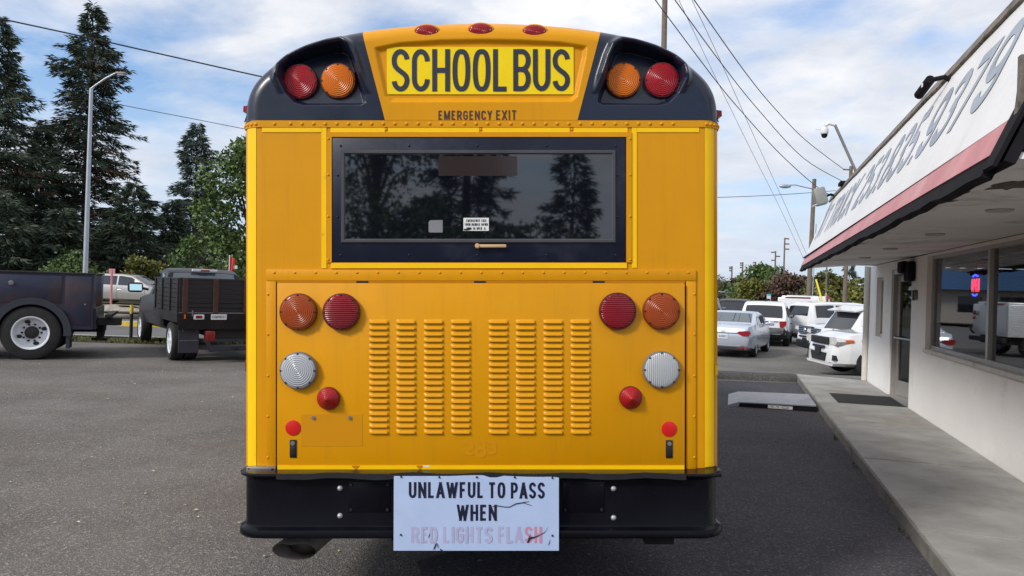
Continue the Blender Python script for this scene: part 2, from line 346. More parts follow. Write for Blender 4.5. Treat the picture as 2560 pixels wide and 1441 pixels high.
def strip(name, A, B, zo, m, kind='structure'):
    mb = MB()
    for a, b in zip(A, B):
        for k in range(4):
            q = Vector(a).lerp(Vector(b), k / 3); mb.v.append((q.x, q.y, gz(q.x, q.y) + zo))
    for i in range(len(A) - 1):
        for k in range(3): mb.f.append((i * 4 + k, i * 4 + k + 1, (i + 1) * 4 + k + 1, (i + 1) * 4 + k))
    return tag(mb.build(name, m), kind=kind)
def spline(P, n=8):
    P = [Vector(p) for p in P]; out = []
    for i in range(len(P) - 1):
        p0, p1, p2, p3 = P[max(i - 1, 0)], P[i], P[i + 1], P[min(i + 2, len(P) - 1)]
        for k in range(n):
            t = k / n; out.append(0.5 * ((2 * p1) + (p2 - p0) * t + (2 * p0 - 5 * p1 + 4 * p2 - p3) * t * t + (3 * p1 - p0 - 3 * p2 + p3) * t ** 3))
    return out + [P[-1]]
near = spline([(-110, 17.5, 0), (-40, 19.8, 0), (-14, 20.9, 0), (-7, 21.8, 0), (0, 28, 0), (9, 47, 0), (30, 66, 0), (150, 80, 0)])
far = spline([(-110, 41, 0), (-40, 42.5, 0), (-14, 44, 0), (-8, 46, 0), (-3, 52, 0), (6, 66, 0), (26, 86, 0), (150, 102, 0)])
strip('street', near, far, 0.016, 'street_asphalt')
nin = [a + (a - b).normalized() * 0.35 for a, b in zip(near, far)]; nout = [a + (a - b).normalized() * 1.9 for a, b in zip(near, far)]
strip('street_kerb', near[:26], nin[:26], 0.05, 'concrete')
mat('grass_soil', (0.075, 0.07, 0.035), 0.95, var=.35, vscale=2.0)
mat('grass_blade', (0.10, 0.105, 0.035), 0.8, island=.45)
strip('grass_verge', nin[8:27], nout[8:27], 0.012, 'grass_soil')
mb = MB(); rg = random.Random(3)
for i in range(9000):
    k = rg.uniform(9, 25.9); a = nin[int(k)].lerp(nin[int(k) + 1], k % 1); b = nout[int(k)].lerp(nout[int(k) + 1], k % 1); q = a.lerp(b, rg.random() ** .8)
    h = rg.uniform(.02, .10); t = rg.uniform(0, 6.28); dx, dy = math.cos(t) * .018, math.sin(t) * .018
    mb.add([(q.x - dx, q.y - dy, .01), (q.x + dx, q.y + dy, .01), (q.x + rg.uniform(-.05, .05), q.y + rg.uniform(-.05, .05), h)], [(0, 1, 2)])
tag(mb.build('verge_grass', 'grass_blade', fix=False), 'short dry grass along the far edge of the parking lot', 'grass', kind='stuff')
# painted traffic island in the street
t = thing('traffic_island', 'yellow painted kerb island lying in the grey street beyond the black railing', 'traffic island', (-9.5, 26.0, 0.0), 0.06)
isl = [(-4.0, 0.0), (-3.4, -.35), (-2.2, -.55), (6, -.6), (6, .6), (-2.2, .55), (-3.4, .3)]
MB().prism(isl, 0.0, 0.16, 'z').build('kerb', 'yellow_kerb', t); MB().prism([(a * .93, b * .7) for a, b in isl], 0.15, 0.175, 'z').build('infill', 'concrete', t)
# scraps and dead leaves on the asphalt
mat('litter', (0.42, 0.38, 0.28), 0.8, island=.6)
mb = MB()
for i in range(420):
    y = rg.uniform(4.5, 19); x = rg.uniform(-.75 * y - 1, 0.2 * y); s_ = rg.uniform(.006, .022); a = rg.uniform(0, 6.28); c, s2 = math.cos(a) * s_, math.sin(a) * s_
    z = gz(x, y) + .009
    mb.add([(x - c, y - s2, z), (x + s2 * .6, y - c * .6, z + s_ * .4), (x + c, y + s2, z), (x - s2 * .6, y + c * .6, z + s_ * .2)], [(0, 1, 2, 3)])
tag(mb.build('leaf_litter', 'litter', fix=False), 'pale leaf scraps and grit scattered over the asphalt', 'litter', kind='stuff')
# ================================================================ office building on the right
TH = R(16.29); cT, sT = math.cos(TH), math.sin(TH)
BO = Vector((2.5, 9.5, 0))
def bw(p, s, z=0.0): return Vector((p * cT + s * sT, -p * sT + s * cT, z))
mat('white_wall', (0.86, 0.85, 0.83), 0.8, var=.04, vscale=1.5, bump=.25, bscale=35, dirt=(0.58, 0.54, 0.47), dscale=2.2, dlo=.58, dhi=.85)
mat('white_trim', (0.62, 0.61, 0.57), 0.6, var=.1, dirt=(0.4, 0.37, 0.3), dscale=3)
mat('soffit_paint', (0.78, 0.765, 0.74), 0.75, var=.08, vscale=1.2, dirt=(0.38, 0.36, 0.32), dscale=1.4)
mat('soffit_rot', (0.10, 0.08, 0.065), 0.95, var=.5, vscale=20)
mat('sign_white', (0.76, 0.765, 0.77), 0.45, var=.05, vscale=2, dirt=(0.60, 0.60, 0.58), dscale=1.5, dlo=.55, dhi=.8)
mat('sign_red', (0.56, 0.22, 0.23), 0.5, var=.2, vscale=1.6, dirt=(0.62, 0.36, 0.36), dscale=1.2)
mat('sign_ink', (0.31, 0.35, 0.42), 0.5, var=.2, vscale=2.5)
mat('black_paint', (0.012, 0.011, 0.014), 0.85, spec=.15, var=.3)
mat('drip_edge', (0.20, 0.175, 0.15), 0.8, var=.4, vscale=7, dirt=(.05, .045, .04), dscale=9)
mat('roofing', (0.08, 0.078, 0.075), 0.95, var=.3)
mat('alu_frame', (0.42, 0.41, 0.39), 0.42, metal=.55, var=.08)
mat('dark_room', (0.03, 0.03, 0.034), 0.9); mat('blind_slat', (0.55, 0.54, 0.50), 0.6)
mat('mat_rubber', (0.022, 0.021, 0.021), 0.95, bump=.6, bscale=300)
mat('paper_white', (0.75, 0.75, 0.73), 0.7)
glass('shop_glass', (0.75, 0.82, 0.85), 1.7, 0.8)
B = thing('office_building', 'white painted office building with overhanging roof sign and wide front windows', 'building', bw(2.5, 9.5), -TH)
def bpart(mb, name, m, smooth=None, parent=None, fix=True):
    o = mb.build(name, m, parent or B, smooth, fix=fix)
    if parent is None: o.location = (-BO.x, -BO.y, 0)
    return o
P0, P1 = 2.50, 2.72     # outer and inner wall face
def wallseg(s0, s1, z0, z1, name='wall'): bpart(MB().bb(P0, P1, s0, s1, z0, z1), name, 'white_wall')
ZS = 2.33; SN, SF = 3.9, 16.15
wallseg(15.20, SF, 0, ZS); wallseg(13.85, 14.55, 0, ZS); wallseg(14.55, 15.20, 0, 1.03); wallseg(14.55, 15.20, 2.1, ZS)
wallseg(11.45, 12.35, 0, ZS); wallseg(12.35, 13.85, 2.20, ZS); wallseg(SN, 11.45, 0, 1.01); wallseg(SN, 4.3, 1.01, ZS); wallseg(4.3, 11.45, 2.31, 2.335)
bpart(MB().bb(P1, 9, SF - .2, SF, 0, ZS), 'end_wall', 'white_wall'); bpart(MB().bb(P1, 9, SN, SN + .2, 0, ZS), 'end_wall', 'white_wall'); bpart(MB().bb(8.8, 9, SN + .2, SF - .2, 0, ZS), 'rear_wall', 'white_wall')
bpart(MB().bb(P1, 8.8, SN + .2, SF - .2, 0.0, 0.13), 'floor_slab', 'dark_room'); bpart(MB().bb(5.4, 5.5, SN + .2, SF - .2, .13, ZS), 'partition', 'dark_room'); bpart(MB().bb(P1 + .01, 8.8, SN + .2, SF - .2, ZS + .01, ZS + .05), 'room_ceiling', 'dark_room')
# big window
bpart(MB().bb(P0 - .03, P0 + .16, 4.3, 11.45, 1.01, 1.06, .008), 'window_sill', 'white_trim')
W = bpart(MB().bb(P0 + .06, P0 + .12, 4.3, 11.45, 1.06, 1.105).bb(P0 + .06, P0 + .12, 4.3, 11.45, 2.265, 2.31).bb(P0 + .06, P0 + .12, 11.395, 11.45, 1.105, 2.265).bb(P0 + .06, P0 + .12, 4.3, 4.35, 1.105, 2.265), 'window_frame', 'alu_frame')
for sm in (9.03, 6.6): bpart(MB().bb(P0 + .05, P0 + .13, sm - .035, sm + .035, 1.105, 2.265), 'mullion', 'alu_frame')
for a, b in ((9.065, 11.395), (6.635, 8.995), (4.35, 6.565)):
    bpart(MB().add([(P0 + .09, a, 1.105), (P0 + .09, b, 1.105), (P0 + .09, b, 2.265), (P0 + .09, a, 2.265)], [(3, 2, 1, 0)]), 'window_pane', 'shop_glass', fix=False)
sl = MB().box((0, 0, 0), (.028, 2.1, .002), Matrix.Rotation(R(28), 3, 'Y')).mesh('blind_slat', 'blind_slat')
for a, n in ((10.25, 14), (7.85, 36)):
    rail = bpart(MB().bb(P0 + .20, P0 + .24, a - 1.06, a + 1.06, 2.20, 2.22), 'blind', 'blind_slat')
    for k in range(n): obj('blind_slat', sl, rail, (P0 + .22, a, 2.165 - k * .027))
bpart(MB().bb(P0 + .095, P0 + .099, 11.1, 11.28, 1.42, 1.80), 'paper_notice', 'paper_white')
# small side window
bpart(MB().bb(P0 + .07, P0 + .12, 14.55, 15.20, 1.03, 1.08).bb(P0 + .07, P0 + .12, 14.55, 15.20, 2.05, 2.1).bb(P0 + .07, P0 + .12, 14.55, 14.60, 1.08, 2.05).bb(P0 + .07, P0 + .12, 15.15, 15.20, 1.08, 2.05), 'side_window_frame', 'white_trim')
bpart(MB().add([(P0 + .1, 14.60, 1.08), (P0 + .1, 15.15, 1.08), (P0 + .1, 15.15, 2.05), (P0 + .1, 14.60, 2.05)], [(3, 2, 1, 0)]), 'side_window_pane', 'shop_glass', fix=False)
# door: frame, leaf standing a little open
bpart(MB().bb(P0 + .02, P0 + .2, 13.78, 13.85, .13, 2.20).bb(P0 + .02, P0 + .2, 12.35, 12.42, .13, 2.20).bb(P0 + .02, P0 + .2, 12.42, 13.78, 2.12, 2.20), 'door_frame', 'alu_frame')
bpart(MB().bb(P0 - .04, P1, 12.42, 13.78, .13, .15), 'threshold', 'alu_frame')
dl = 1.02
dm = MB().bb(0, .045, -.09, 0, 0, 1.95, .004).bb(0, .045, -dl, -dl + .09, 0, 1.95, .004).bb(0, .045, -dl + .09, -.09, 1.85, 1.95).bb(0, .045, -dl + .09, -.09, 0, .24)
D = dm.build('door', 'alu_frame', B, loc=(P0 + .08 - BO.x, 13.77 - BO.y, .155)); D.rotation_euler = (0, 0, R(12))
MB().add([(.022, -dl + .09, .24), (.022, -.09, .24), (.022, -.09, 1.85), (.022, -dl + .09, 1.85)], [(3, 2, 1, 0)]).build('door_glass', 'shop_glass', D, fix=False)
MB().tube([(-.06, -dl + .08, .93), (-.06, -.08, .93)], .016).bb(-.06, 0, -dl + .06, -dl + .09, .9, .96).bb(-.06, 0, -.09, -.06, .9, .96).build('push_bar', 'alu_frame', D)
MB().tube([(-.045, -dl + .045, .82), (-.06, -dl + .045, .86), (-.06, -dl + .045, 1.04), (-.045, -dl + .045, 1.08)], .011).build('door_handle', 'black_paint', D)
bpart(MB().bb(P0 - .10, P0 + .0, 12.1, 12.45, 1.98, 2.27, .03).bb(P0 - .16, P0 - .05, 12.3, 12.6, 2.1, 2.28, .03), 'door_light_box', 'black_paint')
# downpipe at the far corner, house number
dp = bpart(MB().tube([(P0 - .05, 15.95, .14), (P0 - .05, 15.95, ZS)], .05, 14), 'downpipe', 'white_trim', 40)
bpart(MB().lathe([(.062, 0), (.062, .05)], 14, 'z', (P0 - .05, 15.95, .86)), 'downpipe_collar', 'white_trim')
lettering('house_number', '1070', .155, .34, .034, lambda x, z, d: (P0 - .006 - d - BO.x, 12.28 - x - BO.y, 1.70 + z), 'black_paint', B)
# soffit panels, rot patches, recessed lamps
mat('lamp_rim', (0.46, 0.45, 0.42), .6)
def sofz(p, s): k = (P0 - p) / (P0 - 1.2); return (ZS + .012) * (1 - k) + (2.235 + .115 * (15.1 - s) / 11) * k
js = [SN, 5.35, 7.2, 9.0, 11.0, 12.6, 14.0, 15.2]
for a, b in zip(js[:-1], js[1:]):
    g = .012; vs = [(1.21, a + g, 0), (P0 - .002, a + g, 0), (P0 - .002, b - g, 0), (1.21, b - g, 0)]
    lo = [(p, s, sofz(p, s)) for p, s, _ in vs]; hi = [(p, s, z + .03) for p, s, z in lo]
    bpart(MB().add(lo + hi, [(0, 1, 2, 3), (7, 6, 5, 4), (0, 4, 5, 1), (1, 5, 6, 2), (2, 6, 7, 3), (3, 7, 4, 0)]), 'soffit_panel', 'soffit_paint')
bpart(MB().add([(1.2, SN, ZS + .22), (8.9, SN, ZS + .1), (8.9, SF, ZS + .1), (1.2, 15.2, ZS + .1)], [(0, 1, 2, 3)]), 'soffit_backing', 'soffit_rot', fix=False)
rp = random.Random(8)
def blotch(p, s, rp_, rs, n=16):
    pts = []
    for i in range(n):
        a = 2 * math.pi * i / n; k = rp.uniform(.55, 1.15); pts.append((p + math.cos(a) * rp_ * k, s + math.sin(a) * rs * k))
    bpart(MB().add([(q[0], q[1], sofz(*q) - .003) for q in pts], [tuple(range(n))]), 'peeled_patch', 'soffit_rot', fix=False)
blotch(1.42, 4.72, .10, .20); blotch(1.27, 5.38, .08, .05); blotch(1.24, 5.0, .05, .22); blotch(1.3, 9.0, .09, .04); blotch(1.24, 8.0, .04, .35); blotch(1.7, 9.02, .18, .02); blotch(1.6, 12.6, .25, .03); blotch(1.25, 11.5, .05, .5)
for p, s in ((1.72, 5.9), (1.78, 7.9), (1.78, 10.0), (1.8, 12.0)):
    bpart(MB().lathe([(.0, -.012), (.075, -.012), (.085, -.004), (.085, .004)], 24, 'z', (p, s, sofz(p, s) - .001)), 'soffit_lamp', 'lamp_rim', 40)
# slanted sign fascia
def FA(s, t):
    k = (15.1 - s) / 11.0
    b = Vector((1.20 - .05 * k, s, 2.27 + .115 * k)); u = Vector((1.68, s, 3.50 + .10 * k)); return b.lerp(u, t)
fn = Vector((-1.22, 0, .48)).normalized()
S0, S1 = 15.1, 4.05
def fstrip(t0, t1, out, th, name, m, wob=0, n=44, s0=S0, s1=S1):
    mb = MB(); rr = random.Random(5)
    for i in range(n + 1):
        s = s0 + (s1 - s0) * i / n; a = rr.uniform(-1, 1) * wob; b_ = rr.uniform(-1, 1) * wob
        for (t, o_) in ((t0 + a, out), (t1 + b_ * .4, out), (t1 + b_ * .4, out - th), (t0 + a, out - th)): mb.v.append(tuple(FA(s, t) + fn * o_))
        if i:
            for k in range(4): mb.f.append(((i - 1) * 4 + k, (i - 1) * 4 + (k + 1) % 4, i * 4 + (k + 1) % 4, i * 4 + k))
    mb.f += [(0, 1, 2, 3), (n * 4 + 3, n * 4 + 2, n * 4 + 1, n * 4)]
    return bpart(mb, name, m)
PNL = fstrip(.135, .955, .02, .03, 'sign_panel', 'sign_white')
fstrip(.0, .132, .02, .03, 'sign_band', 'sign_red')
fstrip(-.075, -.004, .012, .05, 'fascia_lip', 'black_paint', .010)
fstrip(.96, 1.03, .045, .09, 'drip_edge', 'drip_edge', .008)
fstrip(-.03, 1.0, -.015, .05, 'fascia_backing', 'black_paint', 0, 10, S0 + .02, SN)
bpart(MB().add([FA(S1 - .16, -.06) + fn * .02, FA(S1 - .16, 1.0) + fn * .02, FA(S1 - .01, 1.0) + fn * .02, FA(S1 - .01, -.06) + fn * .02, FA(S1 - .16, -.06), FA(S1 - .16, 1.0), FA(S1 - .01, 1.0), FA(S1 - .01, -.06)], [(0, 1, 2, 3), (4, 5, 6, 7), (0, 4, 5, 1), (1, 5, 6, 2), (2, 6, 7, 3), (3, 7, 4, 0)]), 'corner_trim', 'black_paint')
bpart(MB().add([(1.7, SN - .1, 3.60), (9.2, SN - .1, 3.7), (9.2, 15.15, 3.6), (1.7, 15.15, 3.50), (1.7, SN - .1, 3.50), (9.2, SN - .1, 3.60), (9.2, 15.15, 3.5), (1.7, 15.15, 3.40)], [(0, 1, 2, 3), (7, 6, 5, 4), (0, 4, 5, 1), (1, 5, 6, 2), (2, 6, 7, 3), (3, 7, 4, 0)]), 'roof', 'roofing')
bpart(MB().add([(1.2, 15.12, 2.31), (9, 15.2, 2.31), (9, 15.2, 3.4), (1.66, 15.12, 3.40)], [(0, 1, 2, 3)]), 'gable_end', 'soffit_paint', fix=False)
bpart(MB().add([(1.2, SN, 2.40), (9, SN, 2.31), (9, SN, 3.5), (1.66, SN, 3.50)], [(0, 1, 2, 3)]), 'gable_end', 'black_paint', fix=False)
rw_ = MB()
for k in range(12):
    s = S1 - .02 - rp.uniform(.02, .12); rw_.box((1.22 + rp.uniform(0, .12), s, 2.44 + rp.uniform(0, .3)), (.03, .04, rp.uniform(.06, .25)), Matrix.Rotation(rp.uniform(-.6, .6), 3, 'X'))
bpart(rw_, 'rotten_wood', 'drip_edge')
def sgn(txt, sa, sb, name):
    def pl(x, z, d):
        q = FA(sa - x, .36 + z / 1.31) + fn * (.024 + d); return (q.x, q.y, q.z)
    lettering(name, txt, .575, sa - sb, .098, pl, 'sign_ink', PNL, gap=.18, split=True)
sgn('AT TRUCK', 14.6, 10.55, 'sign_lettering'); sgn('253.835.9379', 10.1, 4.85, 'sign_lettering')
# ---- things fixed to or lying by the building
mat('lamp_grey', (0.24, 0.25, 0.24), .55, var=.1); mat('lens_clear', (0.6, 0.63, 0.65), .15)
def bthing(name, label, cat, p, s, z, rz=0, group=None): return thing(name, label, cat, bw(p, s, z), -TH + rz, group)
q = FA(14.35, .96)
t = bthing('flood_light', 'grey box floodlight leaning out from the far end of the roof sign', 'floodlight', q.x, q.y, q.z)
rot = Matrix.Rotation(R(-16), 3, 'Y')
MB().box((-.26, .0, .02), (.20, .30, .30), rot, .035).build('housing', 'lamp_grey', t, 35); MB().box((-.30, .0, -.125), (.17, .26, .012), rot).build('lens', 'lens_clear', t)
MB().tube([(.0, 0, .02), (-.08, 0, .06), (-.16, 0, .03)], .022).box((.0, 0, .01), (.06, .14, .07)).build('bracket', 'black_paint', t)
q = FA(13.3, 1.0)
t = bthing('cable_box', 'dark spotlight fixing clamped on the roof edge beside the grey floodlight', 'spotlight', q.x, q.y, q.z)
MB().box((-.05, 0, .04), (.10, .30, .06), None, .012).build('body', 'black_paint', t); MB().tube([(0, .1, 0), (-.03, .12, .04)], .012).tube([(.0, -.1, -.06), (-.03, -.12, .03)], .012).build('clamp', 'black_paint', t)
q = FA(12.0, 1.0)
t = bthing('security_camera', 'white dome security camera hanging from a slanted pole on the roof', 'camera', q.x, q.y, q.z)
mat('galv', (0.22, 0.22, 0.23), .5, metal=.6, var=.2); mat('cam_white', (0.7, 0.7, 0.72), .35)
a0 = Vector((0, 0, -.05)); a1 = Vector((-.33, .05, .72))
MB().tube([a0, a1], .021, 10).build('mast', 'galv', t); MB().tube([a1, a1 + Vector((-.08, 0, .025)), a1 + Vector((-.13, 0, -.01))], .026, 10).build('arm', 'cam_white', t)
cc = a1 + Vector((-.14, 0, -.10)); MB().lathe([(0, .07), (.04, .068), (.055, .04), (.055, -.02), (.05, -.03)], 18, 'z', cc).build('housing', 'cam_white', t, 40); MB().lathe([(.045, -.03), (.042, -.06), (.025, -.085), (0, -.09)], 18, 'z', cc).build('dome', 'black_paint', t, 40); MB().tube([cc + Vector((0, 0, .03)), cc + Vector((-.12, .02, .05))], .008).build('antenna', 'cam_white', t)
q = FA(6.95, .93)
t = bthing('bullet_camera', 'small black bullet camera mounted at the top of the white roof sign', 'camera', q.x, q.y, q.z)
MB().tube([(-.15, -.02, .03), (-.19, .20, -.045)], .038, 14).build('housing', 'black_paint', t, 35); MB().tube([(0, -.05, .0), (-.06, -.07, .03), (-.14, -.04, .02)], .02, 10).build('arm', 'black_paint', t); MB().box((-.215, -.035, -.02), (.006, .03, .03)).build('sticker', 'paper_white', t); MB().tube([(0, -.05, 0), (.03, -.10, .06), (.06, -.12, .12)], .005).build('cable', 'black_paint', t)
# neon sign inside the window
mat('neon_red', (0.3, 0.02, 0.02), .5, emit=(1.0, 0.03, 0.06), estr=3.2); mat('neon_blue', (0.02, 0.02, 0.4), .5, emit=(0.06, 0.08, 1.0), estr=3.2)
t = bthing('neon_sign', 'lit red and blue open sign hanging inside the office window', 'neon sign', P0 + .17, 9.95, 1.88)
MB().bb(.014, .022, -.26, .26, -.14, .20).build('backboard', 'black_paint', t)
lettering('letters', 'OPEN', .15, .32, .034, lambda x, z, d: (.008 - d, .16 - x, -.055 + z), 'neon_red', t, gap=.14)
for a0 in (60, 240):
    ov = [(.16 * math.cos(R(a)), .12 * math.sin(R(a)) + .02) for a in range(a0, a0 + 61, 10)]; MB().tube([(.004, a, b) for a, b in ov], .011, 6).build('border', 'neon_blue', t)
pass; MB().tube([(.016, 0, .2), (.016, 0, .36)], .004).build('chain', 'alu_frame', t)
# potted palm inside
mat('leaf_dark', (0.05, 0.08, 0.025), .6, island=.4); mat('pot', (0.3, 0.28, 0.26), .6)
t = bthing('potted_palm', 'potted palm with drooping fronds standing inside the office window', 'plant', 3.15, 10.2, .13)
MB().lathe([(.13, 0), (.17, .28), (.18, .3), (.15, .3), (.14, .26), (0, .26)], 20, 'z').build('pot', 'pot', t, 40)
for k in range(9):
    a = k * 2.4; mb = MB(); L_ = rp.uniform(.5, .75); st = [Vector((math.cos(a) * L_ * u, math.sin(a) * L_ * u, .3 + 1.0 * u - .75 * u * u * (1 + .3 * math.sin(k)))) for u in [i / 8 for i in range(9)]]
    mb.tube(st, .006, 5)
    for i in range(2, 9):
        for sgn_ in (-1, 1):
            d = Vector((-math.sin(a), math.cos(a), 0)) * sgn_ * .16 + Vector((math.cos(a), math.sin(a), -.5)) * .08; mb.add([st[i], st[i] + d * .5 + Vector((0, 0, .02)), st[i] + d, st[i] + d * .5 - Vector((0, 0, .02))], [(0, 1, 2, 3)])
    mb.build('frond', 'leaf_dark', t, fix=False)
# sidewalk slabs with a cast kerb
sw = tag(MB().prism([tuple(bw(1.26, 2.2).xy), tuple(bw(1.26, 16.55).xy), tuple(bw(2.495, 15.98).xy), tuple(bw(2.495, 2.2).xy)], -.02, .108, 'z').build('sidewalk', 'concrete_kerb'), kind='structure')
jn = [2.2, 3.4, 5.8, 8.2, 10.6, 13.0, 16.2]
for i, (a, b) in enumerate(zip(jn[:-1], jn[1:])):
    last = i == len(jn) - 2; g = .013
    pl = [bw(1.268, a + g), bw(2.492, a + g), bw(2.492, 15.95 if last else b - g), bw(1.268, 16.5 if last else b - g)]
    mbs = MB(); n = 6
    inn = [q.lerp((pl[0] + pl[2]) / 2, .0006) for q in pl]
    mbs.add([(q.x, q.y, .10) for q in pl] + [(q.x, q.y, .126) for q in pl] + [(q.x, q.y, .132) for q in inn], [(0, 1, 5, 4), (1, 2, 6, 5), (2, 3, 7, 6), (3, 0, 4, 7), (4, 5, 9, 8), (5, 6, 10, 9), (6, 7, 11, 10), (7, 4, 8, 11), (8, 9, 10, 11)])
    mbs.build('slab', 'concrete', sw)
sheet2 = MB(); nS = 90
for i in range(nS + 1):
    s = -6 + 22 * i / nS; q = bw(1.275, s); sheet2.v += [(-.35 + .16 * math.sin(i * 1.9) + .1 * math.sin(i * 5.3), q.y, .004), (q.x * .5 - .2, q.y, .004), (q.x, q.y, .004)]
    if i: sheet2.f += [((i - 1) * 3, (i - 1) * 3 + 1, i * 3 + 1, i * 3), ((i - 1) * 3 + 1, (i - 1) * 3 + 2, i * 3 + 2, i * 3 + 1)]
tag(sheet2.build('drive_apron', 'asphalt_dark'), kind='structure')  # sealed surface; its dark tone and uneven edge also stand in for bus shade
# asphalt berm closing the apron
asphalt('berm_asphalt', (0.075, 0.074, 0.072), (0.11, 0.108, 0.105), (0.22, 0.21, 0.2), .012)
mb = MB(); A = Vector((5.93, 15.42, 0)); Bq = Vector((-1.6, 16.05, 0)); n = 40; prof = [(-.30, -.02), (-.27, .06), (-.2, .115), (-.1, .135), (.12, .13), (.22, .09), (.27, -.3)]
dn = Vector(((A - Bq).y, -(A - Bq).x, 0)).normalized() * -1
for i in range(n + 1):
    q = A.lerp(Bq, i / n); k = 1.0 if 0 < i < n else .75
    for (u, z) in prof:
        mb.v.append(tuple(q + dn * (u * k + rp.uniform(-.012, .012)) + Vector((0, 0, z * k + rp.uniform(-.006, .006)))))
    if i:
        m_ = len(prof); mb.f += [((i - 1) * m_ + j, (i - 1) * m_ + j + 1, i * m_ + j + 1, i * m_ + j) for j in range(m_ - 1)]
mb.f += [tuple(range(len(prof))), tuple(n * len(prof) + j for j in range(len(prof) - 1, -1, -1))]
tag(mb.build('asphalt_berm', 'berm_asphalt', smooth=50), kind='structure')
# ramp plate and doormat
mat('ramp_grey', (0.30, 0.30, 0.34), .6, var=.15, vscale=4, dirt=(.2, .2, .22), dscale=3)
a, b = bw(-.05, 12.1), bw(1.24, 12.1)
t = thing('ramp_plate', 'grey metal ramp plate with sticker lying against the sidewalk kerb', 'ramp', bw(.62, 12.75, .004), -TH)
pr = [(-.66, 0), (-.66, .015), (-.50, .07), (.60, .10), (.60, .075), (-.46, .0)]
MB().prism([(x, z) for x, z in pr], -.66, .66, 'y').build('deck', 'ramp_grey', t)
MB().prism([(-.51, .0), (-.48, .058), (.6, .082), (.6, 0)], -.668, -.662, 'y').build('front_skirt', 'black_paint', t)
MB().bb(-.08, .27, -.673, -.6685, .010, .058).build('sticker', 'paper_white', t)
lettering('sticker_print', '110', .03, .26, .006, lambda x, z, d: (-.04 + x, -.674 - d * .2, .02 + z), 'black_paint', t)
t = thing('doormat', 'black rubber doormat lying on the sidewalk before the open door', 'doormat', bw(2.0, 12.9, .1325), -TH)
MB().bb(-.42, .46, -.55, .55, 0, .012, .004).build('mat', 'mat_rubber', t); MB().bb(-.45, -.42, -.56, .56, 0, .008).bb(.46, .48, -.56, .56, 0, .008).build('edging', 'mat_rubber', t)
# weeds in the kerb joint
mat('weed', (0.075, 0.085, 0.045), .8, island=.4); mb = MB()
for s in (9.9, 8.35, 6.1, 11.5):
    for k in range(16):
        q = bw(1.24 - abs(rg.gauss(0, .02)), s + rg.gauss(0, .07)); h = rg.uniform(.01, .05); d = Vector((rg.uniform(-1, 1), rg.uniform(-1, 1), 0)) * .02
        mb.add([(q.x, q.y, .003), (q.x + d.x, q.y + d.y, h), (q.x + d.y, q.y - d.x, h * .8)], [(0, 1, 2)])
tag(mb.build('kerb_weeds', 'weed', fix=False), 'small weed tufts growing along the foot of the sidewalk kerb', 'weeds', kind='stuff')
# ================================================================ the school bus
mat('bus_yellow', (0.69, 0.298, 0.001), .38, spec=.24, coat=.04, var=.045, vscale=2.2, rvar=.06, dirt=(0.55, 0.23, 0.003), dscale=1.4, dlo=.58, dhi=.9)
mat('bus_yellow_worn', (0.54, 0.225, 0.005), .4, spec=.3, var=.06, vscale=3)
mat('tape_yellow', (0.98, 0.57, 0.0005), .45, spec=.3, var=.05, vscale=5, dirt=(0.7, 0.40, 0.02), dscale=9, dlo=.64, dhi=.72)
mat('decal_yellow', (0.92, 0.66, 0.001), .42, spec=.3, var=.05, vscale=7)
mat('bus_black', (0.008, 0.013, 0.032), .30, spec=.45, coat=.1, var=.2, vscale=4, rvar=.1)
mat('pod_black', (0.012, 0.013, 0.018), .6, var=.2)
mat('frame_black', (0.007, 0.010, 0.026), .36, spec=.3, var=.25, vscale=3, rvar=.1, dirt=(0.03, 0.033, 0.05), dscale=3)
mat('rubber', (0.013, 0.013, 0.016), .6, spec=.3, var=.3, vscale=8)
mat('gasket', (0.055, 0.055, 0.065), .45, var=.2, vscale=6)
mat('bumper_black', (0.004, 0.004, 0.007), .24, spec=.16, var=.3, vscale=3, rvar=.08)
mat('ink_navy', (0.018, 0.024, 0.045), .45); mat('ink_brown', (0.065, 0.03, 0.022), .5)
mat('bolt_grey', (0.42, 0.42, 0.44), .45, metal=.4, var=.2); mat('steel', (0.35, 0.34, 0.33), .4, metal=.8, var=.2)
mat('board_white', (0.45, 0.555, 0.80), .45, var=.05, vscale=4, dirt=(0.42, 0.50, 0.68), dscale=5, dlo=.55, dhi=.8)
mat('ink_sign', (0.006, 0.007, 0.03), .5, var=.3); mat('ink_faded', (0.43, 0.42, 0.60), .55, var=.05, vscale=8); mat('ink_red_fresh', (0.58, 0.25, 0.36), .55)
mat('crack_ink', (0.012, 0.012, 0.03), .7)
mat('ghost_orange', (0.62, 0.258, 0.001), .42, spec=.3); mat('latch_black', (0.012, 0.012, 0.014), .45)
mat('reflector_red', (0.62, 0.012, 0.010), .3); mat('handle_tan', (0.62, 0.40, 0.22), .35, coat=.3)
mat('underbody', (0.015, 0.014, 0.013), .9, var=.4); mat('tyre_rubber', (0.018, 0.018, 0.019), .85, bump=.3, bscale=80, var=.3); mat('exhaust_rust', (0.15, 0.125, 0.11), .75, var=.4, vscale=9)
